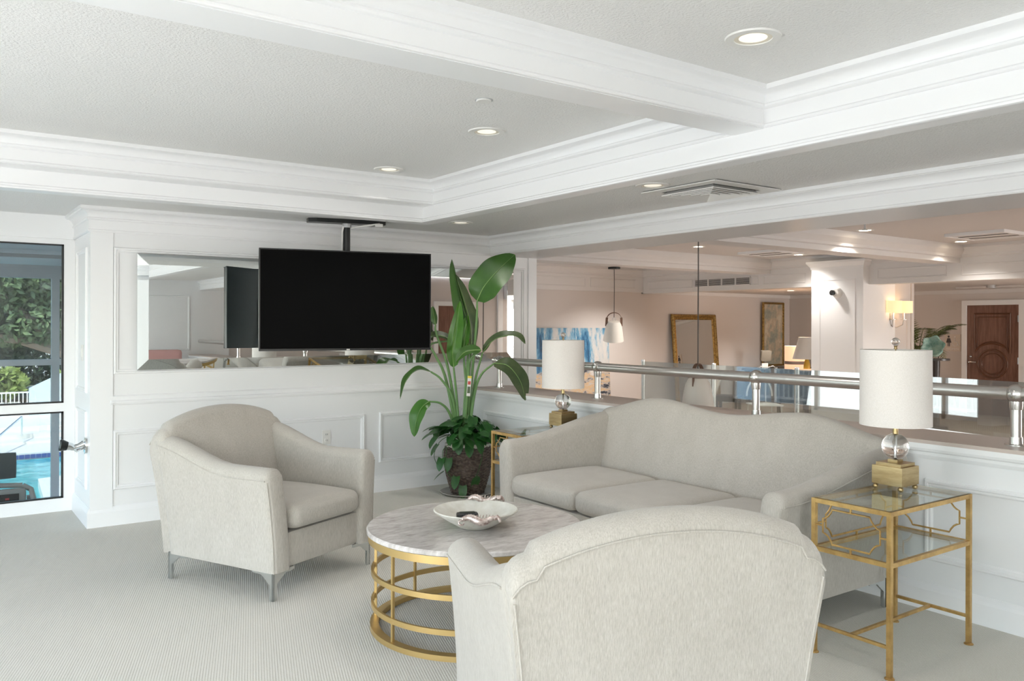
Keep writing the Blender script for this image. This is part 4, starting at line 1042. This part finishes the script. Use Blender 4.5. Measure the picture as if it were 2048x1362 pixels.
def spline(pts, n):
    P = [Vector(p) for p in pts]; P = [P[0] * 2 - P[1]] + P + [P[-1] * 2 - P[-2]]; out = []
    K = len(P) - 3
    for i in range(n + 1):
        f_ = K * i / n; k = min(K - 1, int(f_)); t = f_ - k; a, b2, c, d = P[k:k + 4]
        out.append(.5 * ((2 * b2) + (c - a) * t + (2 * a - 5 * b2 + 4 * c - d) * t * t + (3 * b2 - a - 3 * c + d) * t ** 3))
    return out
def blade(mid, hw, face, fold=.25, wave=.06, n=18, sharp=.9, seed=1):
    """leaf blade: midrib polyline, half width, direction the upper face looks, fold of the two halves"""
    rr = random.Random(seed); P = spline(mid, n); mb = MB(); face = Vector(face).normalized(); rings = []
    ph = rr.uniform(0, 6)
    for i, p in enumerate(P):
        t = i / n; tg = (P[min(i + 1, n)] - P[max(i - 1, 0)]).normalized()
        sd = tg.cross(face).normalized(); up = sd.cross(tg).normalized()
        w = hw * (math.sin(math.pi * min(1, (t * .97 + .03)) ** sharp) ** .62 if 0 < t < 1 else .03)
        ring = []
        for j in range(-3, 4):
            q = j / 3; e = wave * w * math.sin(5 * t * 3 + ph + (2 if j > 0 else 0)) * abs(q)
            ring.append(p + sd * q * w * math.cos(fold) + up * (abs(q) * w * math.sin(fold) + e))
        rings.append(ring)
    return mb.loft(rings, False, False)
def g(u, v, d=0):  # leaf drawing on a 4.19 mm grid, turned into metres from the pot's centre (sideways, depth, height)
    return ((u - 935) * .00419, d, 1.42 - (v - 650) * .00419)
LV = [  # stalk, blade midrib, half width, face, fold, material
    ([(928, 870), (944, 740), (952, 640), (953, 602)], [(953, 602, .0), (968, 572, -.03), (1000, 536, -.05), (1029, 509, -.04)], .150, (-.25, -1, .35), .12, 'leaf_green'),
    ([(924, 870), (931, 760), (936, 684)], [(937, 684, .03), (932, 640, .02), (916, 580, .02), (901, 517, .05)], .085, (-.75, -.75, .1), .65, 'leaf_green'),
    ([(926, 870), (938, 720)], [(940, 700, .08), (938, 650, .07), (925, 600, .07), (906, 545, .08)], .085, (.85, -.6, .1), .45, 'leaf_dark'),
    ([(920, 870), (912, 790), (908, 735)], [(907, 735, -.06), (905, 700, -.08), (911, 655, -.06), (919, 602, -.03)], .075, (.35, -1, .1), .55, 'leaf_bright'),
    ([(918, 870), (905, 800), (882, 760), (861, 744)], [(861, 744, -.05), (838, 740, -.09), (816, 758, -.12), (803, 797, -.14)], .065, (-.8, -.45, .8), .35, 'leaf_green'),
    ([(918, 880), (900, 830), (882, 807), (860, 802)], [(860, 802, -.12), (845, 815, -.16), (836, 840, -.18), (832, 870, -.18)], .075, (-.55, -1, .25), .3, 'leaf_bright'),
    ([(934, 870), (948, 790), (962, 750), (988, 727)], [(988, 727, -.02), (1016, 732, -.08), (1040, 762, -.12), (1050, 799, -.14)], .095, (.45, -.8, .6), .12, 'leaf_dark'),
    ([(932, 870), (948, 770), (964, 706)], [(964, 706, .03), (985, 682, .0), (1012, 672, -.04), (1036, 674, -.06), (1050, 688, -.07)], .055, (.2, -.6, .9), .5, 'leaf_dark'),
    ([(926, 870), (936, 760), (940, 720)], [(962, 700, -.1), (945, 701, -.12), (928, 706, -.14), (912, 724, -.15)], .055, (0, -.8, .7), .4, 'leaf_green'),
    ([(920, 870), (896, 745), (870, 668), (864, 640)], [(868, 650, .05), (865, 632, .05), (862, 612, .05)], .035, (-.3, -1, .2), .4, 'leaf_green'),
    ([(918, 870), (890, 760), (868, 712), (858, 690)], [(899, 682, .06), (884, 674, .06), (864, 672, .06), (846, 680, .06)], .045, (0, -.7, .8), .4, 'leaf_dark'),
    ([(930, 870), (934, 800), (928, 740), (925, 690)], [(925, 700, .02), (930, 670, .0), (934, 630, .0)], .06, (-.3, -1, 0), .6, 'leaf_bright'),
]
for k, (stalk, mid, hw, face, fold, mat) in enumerate(LV):
    st = [g(*p[:2], p[2] if len(p) > 2 else mid[0][2] * i / max(1, len(stalk) - 1)) for i, p in enumerate(stalk)]
    st[0] = (st[0][0], rnd.uniform(-.03, .05), .40)
    if k in (8, 10): st.append(g(*mid[0]))
    else: st[-1] = g(*mid[0])
    sp = spline(st, 18)
    lf = build('leaf', blade([g(*p) for p in mid], hw, face, fold, .07, 20, .9, k), mat, pp, smooth=True, angle=180)
    build('stalk', MB().tube(sp, [.014 - .0065 * i / 18 for i in range(19)], 8), 'stalk', lf, smooth=True)
    mm = spline([g(*p) for p in mid], 14); fc_ = Vector(face).normalized() * -.0
    build('midrib', MB().tube([p + Vector(face).normalized() * .003 for p in mm], [.0045 - .0035 * i / 14 for i in range(15)], 6), 'midrib', lf, smooth=True)
build('stem_sheath', MB().tube([(.0, 0, .39), (.0, 0, .55), (.01, 0, .66)], [.05, .042, .03], 14), 'stalk', pp, smooth=True)
tg_ = build('plant_tag', MB().box(-.016, .016, -.003, 0, -.085, .085), 'tag_white', pp); tg_.location = g(938, 772, -.07); tg_.rotation_euler = (0, R(4), 0)
o = build('tag_header', MB().box(-.016, .016, -.0045, -.003, .065, .085), 'tag_yellow', tg_); o = build('tag_picture', MB().box(-.012, .012, -.0045, -.003, -.06, -.005), 'leaf_dark', tg_); build('tag_print', MB().box(-.012, .012, -.0045, -.003, .012, .04), 'tag_red', tg_)
# pothos leaves
def heart(L):
    W = L * .36; mb = MB(); rows = []
    for i in range(8):
        t = i / 7; w = W * (1 - t) ** .75 * (1 + 1.9 * t) * .8 if i < 7 else .001
        back = -.10 * L * (1 - t) ** 2
        rows.append([(q * w, t * L + back * abs(q) * 1.2, -.22 * L * t * t + .10 * abs(q) * w) for q in (-1, -.5, 0, .5, 1)])
    return mb.loft(rows, False, False)
pm = []
for L in (.085, .105, .125):
    o = build('pothos_leaf', heart(L), 'pothos', pp, smooth=True, angle=180); pm.append(o.data); bpy.data.objects.remove(o)
rp = random.Random(11)
def pothos(p, az, pitch, k=None, roll=0):
    o = link('pothos_leaf', pm[rp.randrange(3) if k is None else k], pp); o.location = p
    o.rotation_euler = (pitch, roll, az); return o
for i in range(135):
    a = rp.uniform(0, 2 * math.pi); r = rp.uniform(.05, .26); z = .46 + .21 * (1 - (r / .30) ** 2) * rp.uniform(.3, 1) + rp.uniform(-.02, .02)
    pothos((r * math.cos(a), r * math.sin(a), z), a - math.pi / 2 + rp.uniform(-.6, .6), R(rp.uniform(-55, 15)), None, R(rp.uniform(-25, 25)))
vine = []
for pts in ([(900, 868, -.15), (882, 880, -.2), (872, 905, -.22), (880, 930, -.2)], [(897, 890, -.2), (893, 925, -.21), (905, 950, -.2), (922, 964, -.2)], [(935, 870, -.2), (965, 890, -.22), (960, 930, -.21), (944, 968, -.2)], [(905, 880, -.16), (888, 900, -.2), (897, 940, -.2)]):
    P = spline([g(*p) for p in pts], 16); build('vine', MB().tube(P, .0026, 6), 'pothos', pp, smooth=True)
for u, v, az, pt in ((868, 862, 110, -20), (878, 885, 120, -45), (886, 912, 150, -60), (890, 938, 95, -30), (915, 948, 165, -50), (928, 966, 180, -70), (952, 962, 200, 60), (900, 912, 170, -60), (872, 850, 100, -10), (875, 870, 130, -40), (920, 880, 180, -60), (940, 885, 190, -60), (960, 878, 210, -60), (978, 865, 240, -40), (985, 870, 260, -40)):
    pothos(g(u, v, -.2), R(az), R(pt), 1)
bpy.context.view_layer.update()

# ================================================================== GYM BEYOND THE WINDOW
GZ, GY, GX = -1.6, 13.4, 2.0
struct('floor_gym', MB().box(XW - 1, GX, YW + .06, GY, GZ - .1, GZ), 'gym_paint', label='grey gym floor below the window')
struct('wall_gym', MB().box(GX - .1, GX + .1, YW + .06, GY + .1, GZ, 2.5), 'stucco', label='pale side wall of the gym')
struct('wall_gym_base', MB().box(XW - 1, .95, YW, YW + .06, GZ, .0), 'stucco', label='gym wall under the window')
struct('ceiling_gym', MB().box(XW - 1, GX, YW + .06, GY + .1, 2.32, 2.42), 'gym_paint', label='grey gym ceiling')
cg = bpy.data.objects['ceiling_gym']
for y0, y1, z in ((8.9, 10.1, 2.20), (11.6, 13.0, 2.22)): build('beam', MB().box(XW - 1, GX - .1, y0, y1, z, 2.32), 'gym_paint', cg)
build('beam_face', MB().box(XW - 1, GX - .1, 10.1, 10.14, 2.16, 2.32), 'stucco', cg)
for lb, (x, y) in (('lit gym ceiling light nearest the window', (.99, 8.45)), ('lit gym ceiling light behind the first beam', (1.08, 10.75))):
    downlight(lb, (x, y, 2.318), True, .11, 14, 'lit gym lights')
# exterior glazing of the gym
gw = struct('window_5', MB().box(XW - 1, GX - .1, GY, GY + .1, 2.06, 2.32).box(XW - 1, GX - .1, GY, GY + .1, GZ, -1.22).box(1.50, 1.60, GY, GY + .1, -1.22, 2.06).box(-.5, -.4, GY, GY + .1, -1.22, 2.06)
            .box(XW - 1, -.5, GY, GY + .1, .83, .915).box(-.4, 1.5, GY, GY + .1, .83, .915).box(1.6, GX - .1, GY, GY + .1, .83, .915), 'grey_alu', label='grey aluminium glazing at the far side of the gym')
for x0, x1 in ((XW - 1, -.5), (-.4, 1.5), (1.6, GX - .1)):
    for z0_, z1_ in ((-1.22, .83), (.915, 2.06)): build('pane', MB().box(x0, x1, GY + .04, GY + .05, z0_, z1_), 'gym_glass', gw)
# treadmill
tm_ = thing('treadmill', 'grey and black treadmill with screen seen through the window', 'treadmill', (.62, 10.15, GZ), R(0))
cz = 1.42 - GZ
build('deck', MB().rbox(0, -.2, .12, .8, 1.7, .14, .03, 4), 'dark_metal', tm_, weld=True); build('belt', MB().box(-.28, .28, -1.0, .5, .19, .2), 'black_plastic', tm_)
for sx in (-1, 1):
    build('upright', MB().bar((sx * .38, .55, .1), (sx * .36, .42, 1.12), .07, .05), 'tread_grey', tm_)
    build('handrail', MB().tube([(sx * .36, -.1, 1.02), (sx * .37, .2, 1.12), (sx * .36, .34, 1.20), (sx * .28, .36, 1.25)], .028, 10), 'tread_grey', tm_, smooth=True)
build('crossbar', MB().tube([(-.28, .36, 1.25), (0, .38, 1.27), (.28, .36, 1.25)], .028, 10), 'tread_grey', tm_, smooth=True)
cs = build('console', MB().rbox(0, .32, 1.08, .62, .08, .30, .03, 5), 'tread_grey', tm_, smooth=True, weld=True); cs.rotation_euler = (0, 0, 0)
build('console_face', MB().box(-.24, .24, .272, .279, .98, 1.18), 'black_plastic', cs)
for x, z, mt in ((-.12, 1.12, 'tread_red'), (-.06, 1.08, 'tread_red'), (.0, 1.05, 'tread_green'), (.02, 1.01, 'tread_red'), (.13, 1.13, 'tread_red'), (.13, 1.08, 'amber'), (-.15, 1.04, 'white_plastic'), (.07, 1.03, 'white_plastic')):
    build('button', MB().box(x - .018, x + .018, .266, .272, z - .01, z + .01), mt, cs)
build('lower_tray', MB().rbox(-.04, .26, .92, .4, .1, .06, .02, 3), 'black_plastic', tm_, weld=True)
build('screen_stem', MB().cbox(0, .36, 1.30, .09, .04, .12), 'black_plastic', tm_)
build('screen', MB().rbox(-.02, .34, 1.48, .48, .05, .28, .012, 3), 'tv_back', tm_, weld=True)

# ================================================================== OUTDOORS (ground at -3)
OZ = -3.0
struct('ground', MB().box(-60, 60, GY + .2, 140, OZ - .3, OZ - .02), 'asphalt', label='pale paved ground outdoors')
pool = thing('swimming_pool', 'turquoise swimming pool with a blue tile band below the gym', 'pool', (0, 0, OZ))
build('water', MB().box(-12, 12, 16.5, 31.0, .0, .02), 'pool_water', pool)
build('far_coping', MB().box(-12, 12, 31.06, 33.4, .0, .22), 'deck', pool)
tb = None
for i in range(64):
    x = -3.2 + i * .16
    if tb is None: tb = build('tile', MB().box(0, .14, 0, .05, .04, .17), 'pool_tile', pool); o = tb
    else: o = tb.copy(); C.objects.link(o)
    o.location = (x, 31.02, 0)
build('spa_ledge', MB().prism([(2.05, 17, .02), (4.6, 17, .02), (6.5, 27.2, .02), (2.55, 25.6, .02)], (0, 0, .22)), 'deck', pool)
build('spa_wall', MB().prism([(3.1, 17, .24), (4.4, 17, .24), (6.3, 26.0, .24), (3.5, 25.4, .24)], (0, 0, .25)), 'stucco', pool)
for k, (y0, z) in enumerate(((33.4, .3), (34.4, .45), (35.4, .62))):
    struct('floor_terrace', MB().box(-14, 16, y0, y0 + 1.0 + (4 if k == 2 else 0), OZ, OZ + z), 'deck', label='pale terrace step beyond the pool')
t = thing('pool_handrail', 'thin metal handrail slanting into the pool', 'handrail', (0, 0, OZ))
build('rail', MB().tube([(2.9, 34.2, 1.1), (2.0, 31.4, .75), (1.75, 29.0, .12), (1.75, 28.9, .03)], .035, 8), 'chrome', t, smooth=True)
build('post', MB().tube([(2.9, 34.2, .4), (2.9, 34.2, 1.1)], .035, 8), 'chrome', t)
t = thing('pool_fence', 'white picket railing beyond the pool terrace', 'railing', (0, 39.6, OZ + .55))
build('rail', MB().box(-6, 3.6, -.03, .03, 1.0, 1.06).box(-6, 3.6, -.03, .03, .06, .11), 'trim_paint', t)
pk = None
for i in range(64):
    if pk is None: pk = build('picket', MB().box(-.018, .018, -.018, .018, .1, 1.0), 'trim_paint', t); o = pk
    else: o = pk.copy(); C.objects.link(o)
    o.location = (-5.9 + i * .15, 0, 0)
struct('wall_slope', MB().prism([(3.6, 39.2, OZ), (9.0, 39.2, OZ), (9.0, 39.2, OZ + 3.6), (5.2, 39.2, OZ + 2.55), (3.6, 39.2, OZ + 1.75)], (0, .35, 0)), 'stucco', label='white sloping stucco wall by the pool')
def foliage(n, c, s, size, mat, seed, shape=1.0):
    rr = random.Random(seed); mb = MB()
    for i in range(n):
        while True:
            p = Vector((rr.uniform(-1, 1), rr.uniform(-1, 1), rr.uniform(-1, 1)))
            if p.length <= 1: break
        p = p.normalized() * (p.length ** .5)
        q = Vector((c[0] + p.x * s[0], c[1] + p.y * s[1], c[2] + p.z * s[2]))
        a = Vector((rr.gauss(0, 1), rr.gauss(0, 1), rr.gauss(0, 1))).normalized(); b2 = a.cross(Vector((rr.gauss(0, 1), rr.gauss(0, 1), rr.gauss(0, 1)))).normalized()
        k = size * rr.uniform(.6, 1.3); mb.add([q - a * k, q + b2 * k * .45, q + a * k, q - b2 * k * .45], [(0, 1, 2, 3)])
    return mb
tr = thing('oak_tree', 'large spreading oak tree beyond the pool seen through the window', 'tree', (6.6, 58, OZ))
build('trunk', MB().tube([(1.9, 0, 0), (1.5, 0, 2.0), (-.6, -.5, 4.0), (-2.9, -1.2, 6.0), (-5.2, -2.0, 8.2)], [.45, .4, .32, .26, .15], 10), 'bark', tr, smooth=True)
build('branch', MB().tube([(1.2, 0, 2.4), (-2.0, -1, 3.5), (-5.5, -1.5, 3.9), (-8, -2, 3.8)], [.35, .28, .2, .1], 8), 'bark', tr, smooth=True)
build('branch', MB().tube([(1.5, 0, 2.0), (2.6, .5, 4.5), (3.8, 1, 7)], [.4, .3, .15], 8), 'bark', tr, smooth=True)
for k, (c, s, n_, mt) in enumerate((((-4, 3.5, 6.2), (9, 2.2, 4.2), 12000, 'tree_leaf_b'), ((-4.5, -1, 7.6), (6, 2, 2.4), 5500, 'tree_leaf_a'), ((-2, 0, 4.6), (6, 2.5, 1.6), 3500, 'tree_leaf_a'), ((3.5, 0, 6.5), (4, 2, 3), 4000, 'tree_leaf_b'))):
    o = build('foliage', foliage(n_, c, s, .27, mt, 20 + k), mt, tr); o['kind'] = 'stuff'
for k, (x, y, lb) in enumerate(((1.9, 45.5, 'yellow green bushy shrub by the car park, nearest the fence'), (3.3, 47.5, 'yellow green bushy shrub beside the dark parked car'), (6.6, 48.0, 'pale green shrub above the sloping white wall'))):
    s_ = thing('shrub', lb, 'shrub', (x, y, OZ), 0, 'shrubs beyond the pool')
    build('stem', MB().tube([(0, 0, 0), (.1, 0, .9)], .07, 6), 'bark', s_)
    o = build('foliage', foliage(420, (0, 0, 1.5), (.95, .6, .75), .3, 'shrub_leaf', 60 + k), 'shrub_leaf', s_); o['kind'] = 'stuff'
car = thing('parked_car', 'dark parked car under the tree seen through the window', 'car', (3.3, 50.5, OZ), R(4))
build('body', MB().rbox(0, 0, .68, 4.3, 1.75, .62, .16, 6), 'car_paint', car, smooth=True, weld=True)
cabm = MB().loft([[(x0, y0, .95), (x1, y0, .95), (x1 - .55, y0 * .82, 1.48), (x0 + .45, y0 * .82, 1.48)] for x0, x1, y0 in ((-1.5, 1.25, -.8), (-1.5, 1.25, .8))])
build('cabin', cabm, 'lens_dark', car)
for sx in (-1, 1):
    for sy in (-1, 1):
        w_m = MB().lathe([(.001, -.1), (.32, -.1), (.32, .1), (.001, .1)], 18); w_m.v = [(x + sx * 1.35, z + sy * .8, y + .32) for x, y, z in w_m.v]; build('wheel', w_m, 'black_plastic', car)
struct('trim_kerb', MB().box(-20, 12, 48.6, 48.9, OZ, OZ + .14), 'orange_block', label='orange kerb of the car park')
hg = thing('hedge', 'dark green hedge under the oak tree beyond the car park', 'hedge', (3.0, 69, OZ))
build('stem', MB().tube([(0, 0, 0), (0, 0, 1.5)], .12, 6), 'bark', hg)
o = build('foliage', foliage(10000, (0, 0, 2.6), (13, 1.0, 2.9), .3, 'tree_leaf_b', 90), 'tree_leaf_b', hg); o['kind'] = 'stuff'
